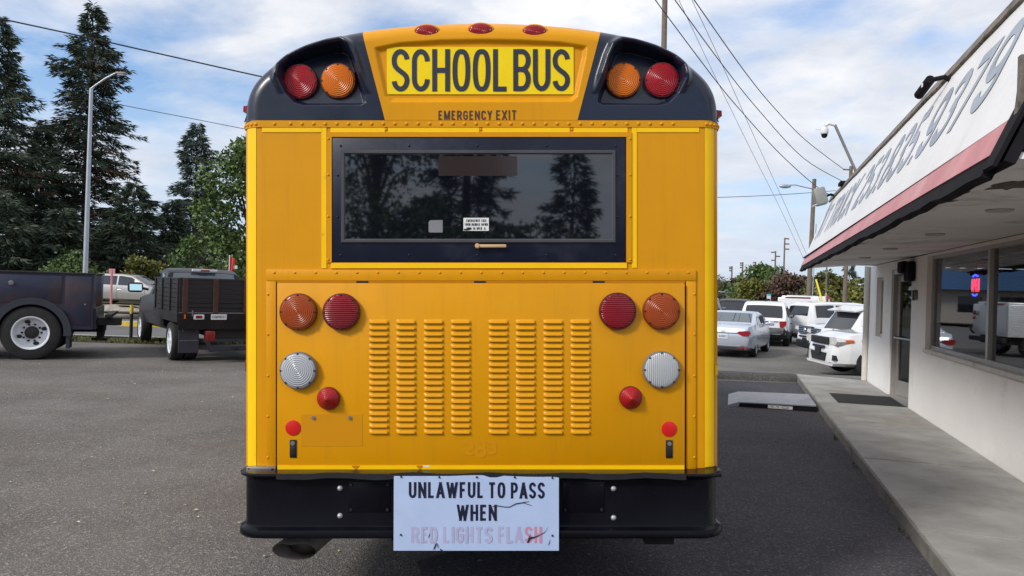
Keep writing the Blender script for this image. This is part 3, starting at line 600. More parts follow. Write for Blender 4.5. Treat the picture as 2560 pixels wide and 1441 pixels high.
def lens_mat(name, col, rough, wscale, rings=False, dark=.6):
    m = mat(name, col, rough, coat=.15, ior=1.45); t = m.node_tree; L = t.links.new; p = t.nodes['Principled BSDF']
    tc = N(t, 'ShaderNodeTexCoord'); wv = N(t, 'ShaderNodeTexWave'); wv.wave_type = 'RINGS' if rings else 'BANDS'
    if rings: wv.rings_direction = 'Y'
    else: wv.bands_direction = 'Z' if not name.endswith('_v') else 'X'
    wv.inputs['Scale'].default_value = wscale; L(tc.outputs['Object'], wv.inputs['Vector'])
    bn = N(t, 'ShaderNodeBump'); bn.inputs['Strength'].default_value = .6; bn.inputs['Distance'].default_value = .004; L(wv.outputs['Fac'], bn.inputs['Height']); L(bn.outputs[0], p.inputs['Normal'])
    r = ramp(t, 0, 1, tuple(c * dark for c in col) + (1,), (*col, 1)); L(wv.outputs['Fac'], r.inputs[0]); L(r.outputs[0], p.inputs['Base Color']); return m
_t = MATS['bus_yellow'].node_tree; _p = _t.nodes['Principled BSDF']; _src = _p.inputs['Base Color'].links[0].from_socket
_g = N(_t, 'ShaderNodeTexCoord'); _m = N(_t, 'ShaderNodeMapping'); _m.inputs['Scale'].default_value = (9, 9, .55); _t.links.new(_g.outputs['Object'], _m.inputs['Vector'])
_n = N(_t, 'ShaderNodeTexNoise'); _n.inputs['Scale'].default_value = 2.4; _n.inputs['Detail'].default_value = 8; _n.inputs['Roughness'].default_value = .65; _t.links.new(_m.outputs[0], _n.inputs['Vector'])
_r = ramp(_t, .52, .80, (0, 0, 0, 1), (.26, .26, .26, 1)); _t.links.new(_n.outputs['Fac'], _r.inputs[0]); _x = N(_t, 'ShaderNodeMixRGB'); _x.inputs[2].default_value = (0.40, 0.175, 0.015, 1)
_t.links.new(_r.outputs[0], _x.inputs[0]); _t.links.new(_src, _x.inputs[1]); _t.links.new(_x.outputs[0], _p.inputs['Base Color'])      # rain streaks and road film
lens_mat('lens_red', (0.34, 0.003, 0.014), .22, 30, False, .22); lens_mat('lens_red_plain', (0.44, 0.004, 0.014), .28, 34, True, .62); lens_mat('lens_amber', (0.40, 0.060, 0.002), .28, 34, True, .7)
lens_mat('lens_orange', (0.86, 0.19, 0.001), .3, 34, True, .7); lens_mat('lens_white', (0.50, 0.52, 0.55), .14, 30, True, .72); lens_mat('lens_white_v', (0.52, 0.54, 0.56), .14, 30, False, .72)
mat('bezel_red', (0.10, 0.006, 0.012), .4); mat('bezel_amber', (0.16, 0.03, 0.006), .4); mat('bezel_grey', (0.16, 0.16, 0.17), .4); mat('bezel_dark', (0.02, 0.015, 0.02), .5); mat('screw_dark', (0.02, 0.012, 0.012), .5)
def dark_glass(name):
    m = mat(name, (0.004, 0.005, 0.009), .02, ior=1.9, rvar=.01, vscale=1.5); return m
dark_glass('tinted_glass')
BD = 3.95; BCX = 1203.0; BZ = 1.69
bo = at(BCX, CH / 2, BD); upv = Vector((-sr, 0, cr))
BUS = tag(obj('school_bus', None, None, bo - upv * BZ, (0, -ROLL, 0)), 'yellow school bus seen from behind with black roof corners and louvred engine door', 'bus'); BUS.empty_display_size = .3
def BP(px, py, d=0.0):
    k = (BD + d) / FPX; return Vector(((px - CW / 2) * k - (BCX - CW / 2) * BD / FPX, d, (CH / 2 - py) * k + BZ))
def rect(px0, py0, px1, py1, d0, d1, name, m, parent=BUS, bev=0.0):
    a = BP(px0, py1, d0); b = BP(px1, py0, d0)
    return MB().bb(a.x, b.x, d0, d1, a.z, b.z, bev).build(name, m, parent, 40 if bev else None)
HWB = 1.252; RC = .105; LB = 9.6
# lower shell: rounded plan outline, extruded upwards
def plan(off=0.0, r=RC, yf=LB):
    w_ = HWB + off; pts = [(w_ - r + (r + 0) * math.sin(R(a)), -off + r - r * math.cos(R(a))) for a in range(0, 91, 9)]
    return [(x, y) for x, y in pts] + [(w_, yf)], [(-x, y) for x, y in reversed(pts)]
def shell(z0, z1, off, name, m, yf=LB, th=None):
    rt, lf = plan(off, RC + off, yf); out = [(-(HWB + off), yf)] + lf + rt
    mb = MB(); n = len(out)
    mb.v = [(x, y, z0) for x, y in out] + [(x, y, z1) for x, y in out]; mb.f = [(i, i + 1, n + i + 1, n + i) for i in range(n - 1)]
    if th is not None:
        mb.f.append(tuple(range(n))); mb.f.append(tuple(range(2 * n - 1, n - 1, -1))); mb.f.append((n - 1, 0, n, 2 * n - 1))
    return mb.build(name, m, BUS, 40)
zc = BP(0, 303).z; zb0 = BP(0, 1180).z
shell(zb0, zc + .005, 0, 'body', 'bus_yellow', LB, True)
# roof: outline lofted along the bus
oh = [(617, 303), (618, 283), (621, 260), (630, 232), (648, 204), (680, 174), (716, 148), (765, 122), (830, 100), (905, 81.5), (1000, 66.5), (1100, 58), (1203, 55)]
oh = [((x - BCX) * (BD + .09) / FPX, (CH / 2 - y) * (BD + .09) / FPX + BZ) for x, y in oh]
def osmooth(P, n=6):
    Q = spline([(a, b, 0) for a, b in P], n); return [(q.x, q.y) for q in Q]
half = osmooth(oh, 5); full = half + [(-x, z) for x, z in reversed(half[:-1])]
fa = np.array(full)
def oinset(d):
    out = []; n = len(full)
    for i in range(n):
        a = Vector(full[max(i - 1, 0)]); b = Vector(full[min(i + 1, n - 1)]); t_ = (b - a).normalized(); nn = Vector((t_.y, -t_.x)); out.append((full[i][0] + nn.x * d, full[i][1] + nn.y * d))
    return out
yr = [.10, .42]
mb = MB(); n = len(full)
for y in (.42, 2.5, 5, 7.5, LB): mb.v += [(x, y, z) for x, z in full]
for j in range(4): mb.f += [(j * n + i, j * n + i + 1, (j + 1) * n + i + 1, (j + 1) * n + i) for i in range(n - 1)]
mb.f.append(tuple(4 * n + i for i in range(n))); mb.build('roof', 'bus_yellow', BUS, 35)
# rear cap: one height field with the sign recess and the two lamp pods pressed into it
def seg_sdf(poly, X, Z):
    P = np.array(poly); d = np.full(X.shape, 1e9); inside = np.zeros(X.shape, bool); n_ = len(P)
    for i in range(n_):
        a = P[i]; b = P[(i + 1) % n_]; e = b - a; wx = X - a[0]; wz = Z - a[1]; tt = np.clip((wx * e[0] + wz * e[1]) / (e @ e), 0, 1)
        d = np.minimum(d, np.hypot(wx - e[0] * tt, wz - e[1] * tt))
        c = ((a[1] > Z) != (b[1] > Z)) & (X < (b[0] - a[0]) * (Z - a[1]) / (b[1] - a[1] + 1e-12) + a[0]); inside ^= c
    return np.where(inside, -d, d)
def pix(poly, d=0.0): return [(BP(x, y, d).x, BP(x, y, d).z) for x, y in poly]
panel = pix([(940, 122), (1000, 110), (1100, 103), (1203, 101), (1300, 103), (1400, 108), (1464, 118), (1462, 140), (1440, 240), (1428, 250), (978, 251), (966, 240), (944, 145)])
podL = pix([(703, 165), (722, 143), (770, 122), (820, 108), (850, 105), (868, 118), (880, 145), (910, 240), (912, 255), (900, 261), (760, 262), (735, 255), (712, 230), (700, 195)])
podR = [(-x + .004, z) for x, z in podL]
ztop = np.interp
hx = np.array([q[0] for q in half]); hz_ = np.array([q[1] for q in half])
us = np.concatenate([np.linspace(-1, -.92, 22)[:-1], np.linspace(-.92, .92, 560), np.linspace(.92, 1, 22)[1:]])
wmax = -half[0][0]; NZ = 130
Xc = us * wmax * .9999
zt = np.array([np.interp(-abs(x), hx, hz_) for x in Xc])
V = np.linspace(0, 1, NZ); Z = zc + (zt[:, None] - zc) * V[None, :]; X = np.repeat(Xc[:, None], NZ, 1)
loop = full
din = np.full(X.shape, 1e9)
for i in range(len(loop) - 1):
    a = np.array(loop[i]); b = np.array(loop[i + 1]); e = b - a; tt = np.clip(((X - a[0]) * e[0] + (Z - a[1]) * e[1]) / (e @ e), 0, 1); din = np.minimum(din, np.hypot(X - a[0] - e[0] * tt, Z - a[1] - e[1] * tt))
rr_ = .085
dd = np.clip(din / rr_, 0, 1); Yd = rr_ * (1 - np.sqrt(np.clip(1 - (1 - dd) ** 2, 0, 1)))
Yd = Yd + .10 * np.clip((Z - BP(0, 105).z) / .12, 0, 1) ** 2 * .45
sd1 = seg_sdf(panel, X, Z); k1 = np.clip((.012 - sd1) / .028, 0, 1); k1 = k1 * k1 * (3 - 2 * k1); Yd = Yd + k1 * .020
pods = np.minimum(seg_sdf(podL, X, Z), seg_sdf(podR, X, Z)); k2 = np.clip((.006 - pods) / .026, 0, 1); k2 = k2 * k2 * (3 - 2 * k2)
fl = .055 + .065 * np.clip((Z - BP(0, 262).z) / .33, 0, 1)
Yd = Yd * (1 - k2) + (k2 * fl) + 0 * Yd
lip = np.exp(-((pods - .020) / .018) ** 2) * np.clip((Z - BP(0, 235).z) / .1, 0, 1); Yd = Yd - .034 * lip * (1 - k2)
bm = bmesh.new(); nx = len(us)
vv = [[bm.verts.new((X[i, j], Yd[i, j], Z[i, j])) for j in range(NZ)] for i in range(nx)]
for i in range(nx - 1):
    for j in range(NZ - 1):
        try: bm.faces.new((vv[i][j], vv[i + 1][j], vv[i + 1][j + 1], vv[i][j + 1]))
        except Exception: pass
# side return of the cap, back to the roof
n = len(full); prev = None
for ky, y in enumerate((rr_, .20, .424)):
    cur = [bm.verts.new((x, y if ky else rr_ + .045 * min(1, max(0, (z - BP(0, 105).z) / .12)) ** 2 - .002, z)) for x, z in full]
    if prev:
        for i in range(n - 1): bm.faces.new((prev[i], prev[i + 1], cur[i + 1], cur[i]))
    prev = cur
lA, lB = BP(905, 82), BP(963, 303)
for sgn_ in (1, -1):
    d = Vector(((lB.x - lA.x) * sgn_, 0, lB.z - lA.z)); nn = Vector((d.z, 0, -d.x)).normalized()
    bmesh.ops.bisect_plane(bm, geom=bm.verts[:] + bm.edges[:] + bm.faces[:], plane_co=(lA.x * sgn_, 0, lA.z), plane_no=nn, dist=1e-5)
bmesh.ops.recalc_face_normals(bm, faces=bm.faces)
def cap_part(sel, name, m):
    b2 = bm.copy(); kill = [f for f in b2.faces if not sel(f.calc_center_median())]; bmesh.ops.delete(b2, geom=kill, context='FACES')
    me = bpy.data.meshes.new(name); b2.to_mesh(me); b2.free(); me.polygons.foreach_set('use_smooth', [True] * len(me.polygons)); me.set_sharp_from_angle(angle=R(50)); me.materials.append(MATS[m]); return obj(name, me, BUS)
def lim(z): return lA.x + (lB.x - lA.x) * (z - lA.z) / (lB.z - lA.z)
cap_part(lambda c: lim(c.z) < c.x < -lim(c.z), 'rear_cap', 'bus_yellow')
capL = cap_part(lambda c: c.x <= lim(c.z), 'rear_cap_corner', 'bus_black'); capR = cap_part(lambda c: c.x >= -lim(c.z), 'rear_cap_corner', 'bus_black')
bm.free()
# dark pod linings
for cp, pd in ((capL, podL), (capR, podR)):
    pass
# rivets
rv = MB().lathe([(.0, -.0055), (.005, -.0048), (.0088, -.0022), (.0098, 0.001)], 12, 'y').mesh('rivet', 'bus_yellow', 60)
rvs = MB().lathe([(.0, -.004), (.004, -.0036), (.0066, -.0015), (.0072, 0.001)], 10, 'y').mesh('screw', 'bus_yellow', 60)
rvb = MB().lathe([(.0, -.004), (.004, -.0036), (.0062, -.0015), (.0068, 0.001)], 10, 'y').mesh('rivet', 'frame_black', 60)
st = shell(BP(0, 318.8).z, BP(0, 302).z, .006, 'rivet_strip', 'bus_yellow', .6, True)
for px in [687, 727] + [727 + 28.95 * k for k in range(1, 34)]:
    q = BP(px, 310.5); obj('rivet', rv, st, (q.x, -.006, q.z))
for sg in (-1, 1):
    for a in (12, 26, 40, 54, 70, 85):
        x = HWB - RC + (RC + .006) * math.sin(R(a)); y = RC - (RC + .006) * math.cos(R(a)); obj('rivet', rv, st, (sg * x, y, BP(0, 311).z), (0, 0, sg * R(a)))
# reflective tape
def tape(a, b, c, d_, off=-.0035): return rect(a, b, c, d_, off, 0.0008, 'reflective_tape', 'tape_yellow')
for q in ((655, 318.9, 803, 331), (803.5, 318.9, 816, 671), (826, 318.9, 962, 331), (970, 318.9, 1198, 331), (1206, 318.9, 1424, 331), (1434, 318.9, 1569, 331), (1580, 318.9, 1592, 670), (1592.5, 318.9, 1748, 331)): tape(*q)
for sg, a0, a1, zt_ in ((-1, 12, 46, 319.5), (1, 8, 39, 319.5)):     # strips that wrap the rounded corners
    mb = MB(); k = 9; r_ = RC + .0025
    for i in range(k + 1):
        a = R(a0 + (a1 - a0) * i / k)
        for z in (BP(0, 1168).z, BP(0, zt_).z): mb.v.append((sg * (HWB - RC + r_ * math.sin(a)), RC - r_ * math.cos(a), z))
        if i: mb.f.append((2 * i - 2, 2 * i - 1, 2 * i + 1, 2 * i))
    mb.build('reflective_tape', 'tape_yellow', BUS, 60, fix=False)
for sg, z0, z1 in ((-1, 934, 906), (1, 941, 915)):
    mb = MB(); r_ = RC + .0035
    for i in range(5):
        a = R(72 + 18 * i / 4) if sg < 0 else R(45 + 45 * i / 4)
        for z in (BP(0, z0).z, BP(0, z1).z): mb.v.append((sg * (HWB - RC + r_ * math.sin(a)), RC - r_ * math.cos(a), z))
        if i: mb.f.append((2 * i - 2, 2 * i - 1, 2 * i + 1, 2 * i))
    mb.add([(sg * (HWB + .0035), RC, BP(0, z0).z), (sg * (HWB + .0035), RC + 1.2, BP(0, z0).z), (sg * (HWB + .0035), RC + 1.2, BP(0, z1).z), (sg * (HWB + .0035), RC, BP(0, z1).z)], [(0, 1, 2, 3)])
    mb.build('reflective_tape', 'tape_yellow', BUS, 60, fix=False)
# sign lettering on the cap
dp_ = .0185
DEC = rect(967, 118, 1434, 236, dp_ - .004, dp_ + .004, 'sign_decal', 'decal_yellow')
def face_text(name, txt, x0, x1, y0, y1, t_px, d, m, parent=BUS, gap=None, split=False):
    a = BP(x0, y1, d); b = BP(x1, y0, d); t_ = t_px * (BD + d) / FPX
    return lettering(name, txt, b.z - a.z, b.x - a.x, t_, lambda x, z, dd: (a.x + x, d - dd, a.z + z), m, parent, gap, split=split)
face_text('sign_lettering', 'SCHOOL', 979, 1270, 123, 229, 12.3, dp_ - .0062, 'ink_navy', DEC, gap=.135, split=True); face_text('sign_lettering', 'BUS', 1283, 1425, 123, 228, 12.3, dp_ - .0062, 'ink_navy', DEC, gap=.125, split=True)
face_text('exit_lettering', 'EMERGENCY', 1096, 1230, 277, 300, 3.6, -.0015, 'ink_brown', gap=.32); face_text('exit_lettering', 'EXIT', 1240, 1291, 276, 300, 3.6, -.0015, 'ink_brown', gap=.32)
# lamps
def lamp(px, py, rpx, lens, bez, d0, kind='dome', parent=BUS, name='tail_lamp', base=.03, tilt=0):
    c = BP(px, py, d0); r = rpx * (BD + d0) / FPX
    L_ = obj(name, MB().lathe([(r, .004), (r, -base), (r * .965, -base - .005), (r * .93, -base - .006)], 40, 'y').mesh(name, bez, 35), parent, (c.x, d0, c.z), (tilt, 0, 0))
    if kind == 'cone': pr = [(r * .96, -base), (r * .94, -base - .008), (r * .05, -base - .055), (0, -base - .057)]
    else: pr = [(r * .93 * math.cos(R(a)), -base - .004 - .015 * math.sin(R(a))) for a in range(0, 91, 9)]
    MB().lathe(pr, 40, 'y').build('lens', lens, L_, 60 if kind != 'cone' else 25)
    if kind != 'cone':
        sc = MB()
        for k in range(8):
            a = k * math.pi / 4; sc.lathe([(0, -base - .0115), (.0052, -base - .011), (.0052, -base + .002)], 8, 'y', (r * .90 * math.sin(a), 0, r * .90 * math.cos(a)))
        sc.build('screws', 'screw_dark', L_)
        tag(MB().lathe([(r * .10, -base - .0195), (r * .085, -base - .0178), (0, -base - .0178)], 20, 'y').build('lens_boss', lens, L_, 40))
    return L_
for (a, b, l, bz) in ((753, 207, 'lens_red_plain', 'bezel_red'), (848, 205, 'lens_orange', 'bezel_amber'), (1557, 203, 'lens_orange', 'bezel_amber'), (1653, 203, 'lens_red_plain', 'bezel_red')):
    lamp(a, b, 44, l, bz, .072, 'dome', BUS, 'warning_lamp', .022, R(4))
for px, py in ((1066, 75), (1201, 71), (1336, 75)):
    c = BP(px, py); o = obj('marker_lamp', MB().lathe([(.073, .03), (.073, -.0), (.066, -.006), (.0, -.006)], 36, 'y').mesh('marker_base', 'bus_yellow', 40), BUS, (c.x, .020, c.z - .004), (R(10), 0, 0), (1, 1, .54))
    MB().lathe([(.062 * math.cos(R(a)), -.006 - .016 * math.sin(R(a))) for a in range(0, 91, 9)], 36, 'y').build('lens', 'lens_red_plain', o, 60)
    for s_ in (-1, 1): obj('screw', MB().lathe([(0, -.016), (.004, -.015), (.004, -.008)], 8, 'y').mesh('screw', 'bolt_grey'), o, (s_ * .05, 0, 0), None, (1, 1, 2.1))
for sg, px, py in ((-1, 613, 254), (1, 1799, 266)):
    c = BP(px, py); x = sg * 1.266
    o = MB().prism([(0, -.022), (sg * .018, -.02), (sg * .018, .02), (0, .024)], .17, .25, 'y').build('side_marker', 'bezel_dark', BUS); o.location = (x - sg * .012, 0, c.z)
    MB().prism([(sg * .018, -.019), (sg * .046, -.012), (sg * .044, .018), (sg * .018, .021)], .175, .245, 'y').build('lens', 'lens_red_plain', o)
# window surround, window panel
sur = rect(817, 331.5, 1579.5, 342.5, -.008, .001, 'window_surround', 'bus_yellow')
for a, b, c, d_ in ((817, 342.6, 829, 656.5), (1566, 342.6, 1579.5, 656.5)): rect(a, b, c, d_, -.008, .001, 'window_surround', 'bus_yellow')
for px, py0 in ((821.5, 0), (1575, 0)):
    for py in (348, 438, 542, 650): q = BP(px, py); obj('rivet', rvs, BUS, (q.x, -.008, q.z))
for px in (966, 1202, 1429.5): q = BP(px, 324); obj('rivet', rvs, BUS, (q.x, -.001, q.z))
rect(827, 658, 1567, 671, -.0075, .0008, 'reflective_tape', 'tape_yellow')
WN = rect(831, 345, 1563, 654, -.006, .004, 'emergency_window', 'frame_black', BUS, .003)
rect(829, 343, 1566, 656.5, -.0012, .002, 'window_gap', 'pod_black')
def ring(a, b, c, d_, wd, d0, h, name, m, parent):     # a mitred, rounded rectangular gasket
    o1 = [BP(x, y, 0) for x, y in ((a, d_), (c, d_), (c, b), (a, b))]; mb = MB(); cx = (o1[0] + o1[2]) / 2; pts = []
    for (k, y) in ((0, d0), (.25, d0 - h), (.7, d0 - h), (1, d0 - h * .2), (1, d0 + .004)):
        for q in o1: pts.append((q.x - math.copysign(k * wd, q.x - cx.x), y, q.z - math.copysign(k * wd, q.z - cx.z)))
    mb.v = pts; mb.f = [(i * 4 + j, i * 4 + (j + 1) % 4, (i + 1) * 4 + (j + 1) % 4, (i + 1) * 4 + j) for i in range(4) for j in range(4)]
    return mb.build(name, m, parent, 30)
ring(853, 376, 1540, 609, .024, -.006, .009, 'gasket', 'gasket', WN)
rect(863, 386.5, 1529, 600, -.0085, -.0062, 'glass', 'tinted_glass', WN)
for py in (365.5, 638.5):
    for px in (852, 1023, 1194, 1366, 1539): q = BP(px, py); obj('rivet', rvb, WN, (q.x, -.006, q.z))
for px in (845, 1544.5):
    for py in (439, 543): q = BP(px, py); obj('rivet', rvb, WN, (q.x, -.006, q.z))
q0 = BP(1194, 616); q1 = BP(1264, 615)
hd = MB().lathe([(.0, -.030), (.010, -.029), (.0135, -.022), (.0135, .0)], 18, 'y', (q0.x, -.006, q0.z)); hd.box(((q0.x + q1.x) / 2 + .004, -.026, q0.z), (q1.x - q0.x, .010, .0165), None, .004)
hd.build('handle', 'handle_tan', WN, 35)
mat('inner_sign', (0.032, 0.021, 0.021), .12); rect(1096, 391, 1293, 440, -.0092, -.0086, 'inner_sign', 'inner_sign', WN)
stk = rect(1158.5, 545, 1222, 577.5, -.0095, -.0086, 'sticker', 'paper_white', WN)
for tx, x0, x1, y0, y1 in (('EMERGENCY EXIT', 1166, 1216, 549, 555.5), ('TURN HANDLE DOWN', 1161.5, 1219.5, 558.5, 565), ('PULL TO OPEN', 1166, 1205, 568.5, 575)): face_text('sticker_print', tx, x0, x1, y0, y1, 1.25, -.0097, 'ink_sign', stk, .3)
face_text('sticker_arrow', '>', 1210, 1214, 568, 575, 1.6, -.0097, 'ink_sign', stk)
MB().add([(BP(x, y).x, -.0106, BP(x, y).z) for x, y in ((1160, 576.5), (1160, 572.5), (1166, 573), (1172, 570), (1178, 569.5), (1180, 572), (1174, 576), (1168, 577))], [tuple(range(8))]).build('sticker_tear', 'pod_black', stk, fix=False)
mat('patch_grey', (0.20, 0.20, 0.22), .6, var=.15)
MB().add([(BP(x, y).x, -.0092, BP(x, y).z) for x, y in ((1072, 580), (1075, 582), (1107, 582), (1107, 551), (1076, 551.5), (1072, 556))], [tuple(range(6))]).build('sticker_residue', 'patch_grey', WN, fix=False)
# mid rail, side trims
ml = rect(665, 675, 1740, 702.5, -.011, .001, 'mid_rail', 'bus_yellow', BUS, .002)
for k in range(21): q = BP(687 + 51.65 * k, 682); obj('screw', rvs, ml, (q.x, -.011, q.z))
for a, b, px in ((665.5, 689.5, 671), (1715.5, 1740, 1735)):
    o = rect(a, 703.2, b, 1173, -.009, .001, 'side_trim', 'bus_yellow', BUS, .002)
    for py in (736, 836, 940, 1041, 1143): q = BP(px, py); obj('screw', rvs, o, (q.x, -.009, q.z))
# engine door
rect(689.6, 703, 1715.4, 1184, -.002, .001, 'door_gap', 'pod_black')
ED = rect(692, 708.5, 1712.5, 1181, -.0245, -.002, 'engine_door', 'bus_yellow', BUS, .005); dz = -.0245
rect(691.5, 703.3, 1713, 707.6, -.008, -.0022, 'door_hinge', 'bus_yellow_worn')
for px in (906, 1200, 1497): rect(px - 15, 703.2, px + 14, 708, -.012, -.0081, 'hinge_slot', 'pod_black')
lw = 50 * BD / FPX; lh = 11.3 * BD / FPX
def louv(u, v):
    x = (u - .5) * lw; ex = min(1, (0.5 - abs(u - .5)) / .10); k = math.sqrt(max(0, 1 - (1 - ex) ** 2)); sv = min(1, v / .92)
    dpt = .0125 * math.sin(sv * math.pi / 2) * k if v < .9 else 0.0008
    return (x, -dpt, -min(v, .93) * lh)
lm = MB().grid(louv, 10, 9).mesh('louvre', 'bus_yellow', 38, fix=False); lm.materials.append(MATS['pod_black'])
for f_ in lm.polygons:
    if f_.index >= 80: f_.material_index = 1
for px in (923, 991, 1060, 1128, 1222, 1290, 1359, 1427):
    for k in range(19): q = BP(px + 25, 798.5 + k * 15.27, dz); obj('louvre', lm, ED, (q.x, dz - .0003, q.z))
for (a, b, r_, l, bz, kd, bs) in ((748, 780, 46.5, 'lens_amber', 'bezel_amber', 'dome', .022), (855, 780, 46.5, 'lens_red', 'bezel_red', 'dome', .022), (1543, 778, 46.5, 'lens_red', 'bezel_red', 'dome', .022), (1652, 778, 46.5, 'lens_amber', 'bezel_amber', 'dome', .022), (748, 926, 46.5, 'lens_white', 'bezel_grey', 'dome', .022), (1652, 924, 46.5, 'lens_white_v', 'bezel_grey', 'dome', .022), (822, 996, 28.5, 'lens_red_plain', 'bezel_red', 'cone', .012), (1576, 994, 28.5, 'lens_red_plain', 'bezel_red', 'cone', .012)):
    lamp(a, b, r_, l, bz, dz, kd, ED, 'tail_lamp' if kd == 'dome' else 'cone_lamp', bs)
for a, b in ((733, 1070), (1673, 1073)):
    c = BP(a, b, dz); MB().lathe([(.040, dz), (.040, dz - .003), (.036, dz - .0045), (0, dz - .0045)], 36, 'y', (c.x, 0, c.z)).build('reflector', 'reflector_red', ED, 40)
for a, b in ((732.5, 1122.5), (1673.5, 1123.5)):
    o = rect(a - 8.5, b - 22.5, a + 8.5, b + 22.5, dz - .004, dz + .001, 'latch', 'latch_black', ED, .0015)
    c = BP(a, b - 14, dz); MB().lathe([(.011, dz - .004), (.011, dz - .007), (0, dz - .008)], 16, 'y', (c.x, 0, c.z)).build('latch_lock', 'bezel_grey', o); rect(a - 6, b - 6, a + 6, b + 19, dz - .0065, dz - .003, 'latch_paddle', 'latch_black', o, .001)
rect(753, 1036, 906, 1116, dz - .0012, dz + .0005, 'plate_ghost', 'ghost_orange', ED)
sm_ = MB().lathe([(.0, -.009), (.005, -.009), (.005, -.004), (.011, -.004), (.011, 0)], 8, 'y').mesh('screw', 'steel')
for px in (784, 875): q = BP(px, 1045, dz); obj('screw', sm_, ED, (q.x, dz - .001, q.z))
for ch, x0, x1, y0, y1 in (('2', 1159, 1186, 1102, 1139), ('8', 1187, 1217, 1100, 1145), ('3', 1216, 1242, 1102, 1138)): face_text('faded_number', ch, x0, x1, y0, y1, 8, dz - .001, 'ghost_orange', ED)
rect(694, 1164.5, 1711, 1178.5, dz - .003, dz + .0005, 'reflective_tape', 'tape_yellow', ED)
for x, w_ in ((890, 22), (1050, 18)):      # chips in the lower tape
    MB().add([(BP(px, py, dz).x, dz - .0034, BP(px, py, dz).z) for px, py in ((x - w_ / 2, 1164), (x + w_ / 2, 1164), (x + w_ * .3, 1170), (x + 1, 1175), (x - w_ * .35, 1169))], [tuple(range(5))]).build('tape_chip', 'bus_yellow_worn', ED, fix=False)
MB().add([(BP(px, py, dz).x, dz - .0037, BP(px, py, dz).z) for px, py in ((1056, 1163.5), (1076, 1163.5), (1072, 1168), (1060, 1168))], [(0, 1, 2, 3)]).build('tape_chip', 'paper_white', ED, fix=False)
# wavy rubber seal and bumper
mb = MB(); n = 60; rs = random.Random(2)
for i in range(n + 1):
    px = 690 + (1716 - 690) * i / n; wv = 2.2 * math.sin(i * .55) + rs.uniform(-.8, .8); q = BP(px, 1179 + wv * .6, -.03); q2 = BP(px, 1198 + wv, -.158)
    mb.v += [(q.x, -.028, q.z), (q.x, -.060, q.z - .002), (q2.x, -.156, q2.z + .028), (q2.x, -.158, q2.z)]
    if i: mb.f += [((i - 1) * 4 + j, (i - 1) * 4 + j + 1, i * 4 + j + 1, i * 4 + j) for j in range(3)]
mb.build('rubber_seal', 'rubber', BUS, 60)
def bump_prof():        # (outward, z) of the channel section, from the top inner edge to the bottom inner edge
    zt_, zb_ = BP(0, 1183, -.12).z, BP(0, 1343, -.12).z
    return [(-.10, zt_ - .004), (.018, zt_), (.027, zt_ - .006), (.027, zt_ - .015), (.010, zt_ - .022), (0, zt_ - .032), (0, zb_ + .062), (.004, zb_ + .052), (.026, zb_ + .040), (.032, zb_ + .026), (.032, zb_ + .010), (.024, zb_), (-.10, zb_ + .004)]
mb = MB(); bp_ = bump_prof(); WB = 1.211; RB = .11; path = []
for sg in (-1,):
    path.append((-WB, .75, -1, 0))
    for a in range(90, -1, -9): path.append((-WB + RB - RB * math.sin(R(a)), -.12 + RB - RB * math.cos(R(a)), -math.sin(R(a)), -math.cos(R(a))))
    for a in range(0, 91, 9): path.append((WB - RB + RB * math.sin(R(a)), -.12 + RB - RB * math.cos(R(a)), math.sin(R(a)), -math.cos(R(a))))
    path.append((WB, .75, 1, 0))
for (x, y, nx_, ny_) in path: mb.v += [(x + nx_ * o_, y + ny_ * o_, z) for o_, z in bp_]
m_ = len(bp_)
for i in range(len(path) - 1): mb.f += [(i * m_ + j, i * m_ + j + 1, (i + 1) * m_ + j + 1, (i + 1) * m_ + j) for j in range(m_ - 1)]
BMP = mb.build('bumper', 'bumper_black', BUS, 32)
bl = MB().lathe([(.0, -.011), (.007, -.0095), (.013, -.004), (.0145, .001)], 16, 'y').mesh('bolt', 'bolt_grey', 60); bs_ = MB().lathe([(.0, -.006), (.006, -.006), (.0085, -.003), (.0085, .001)], 12, 'y').mesh('bolt', 'rubber', 40)
for px, py in ((850, 1221), (850, 1290), (1534, 1222), (1534, 1295)): q = BP(px, py, -.12); obj('bolt', bl, BMP, (q.x, -.12, q.z))
for a, b in ((872, 976), (1407, 1511)):
    o = rect(a, 1205, b, 1281, -.1235, -.119, 'cover_plate', 'bumper_black', BMP, .001)
    for px in (a + 6, b - 7):
        for py in (1212, 1275): q = BP(px, py, -.123); obj('bolt', bs_, o, (q.x, -.1235, q.z))
o = rect(616, 1168, 688, 1183, -.03, .0, 'corner_bracket', 'steel', BUS, .002)
for px in (622, 681): q = BP(px, 1175, -.03); obj('bolt', bs_, o, (q.x, -.03, q.z))
MB().prism([(BP(a, b).x, BP(a, b).z) for a, b in ((1716, 1177), (1793, 1172), (1797, 1186), (1716, 1192))], -.06, .1, 'y').build('corner_gusset', 'rubber', BUS)
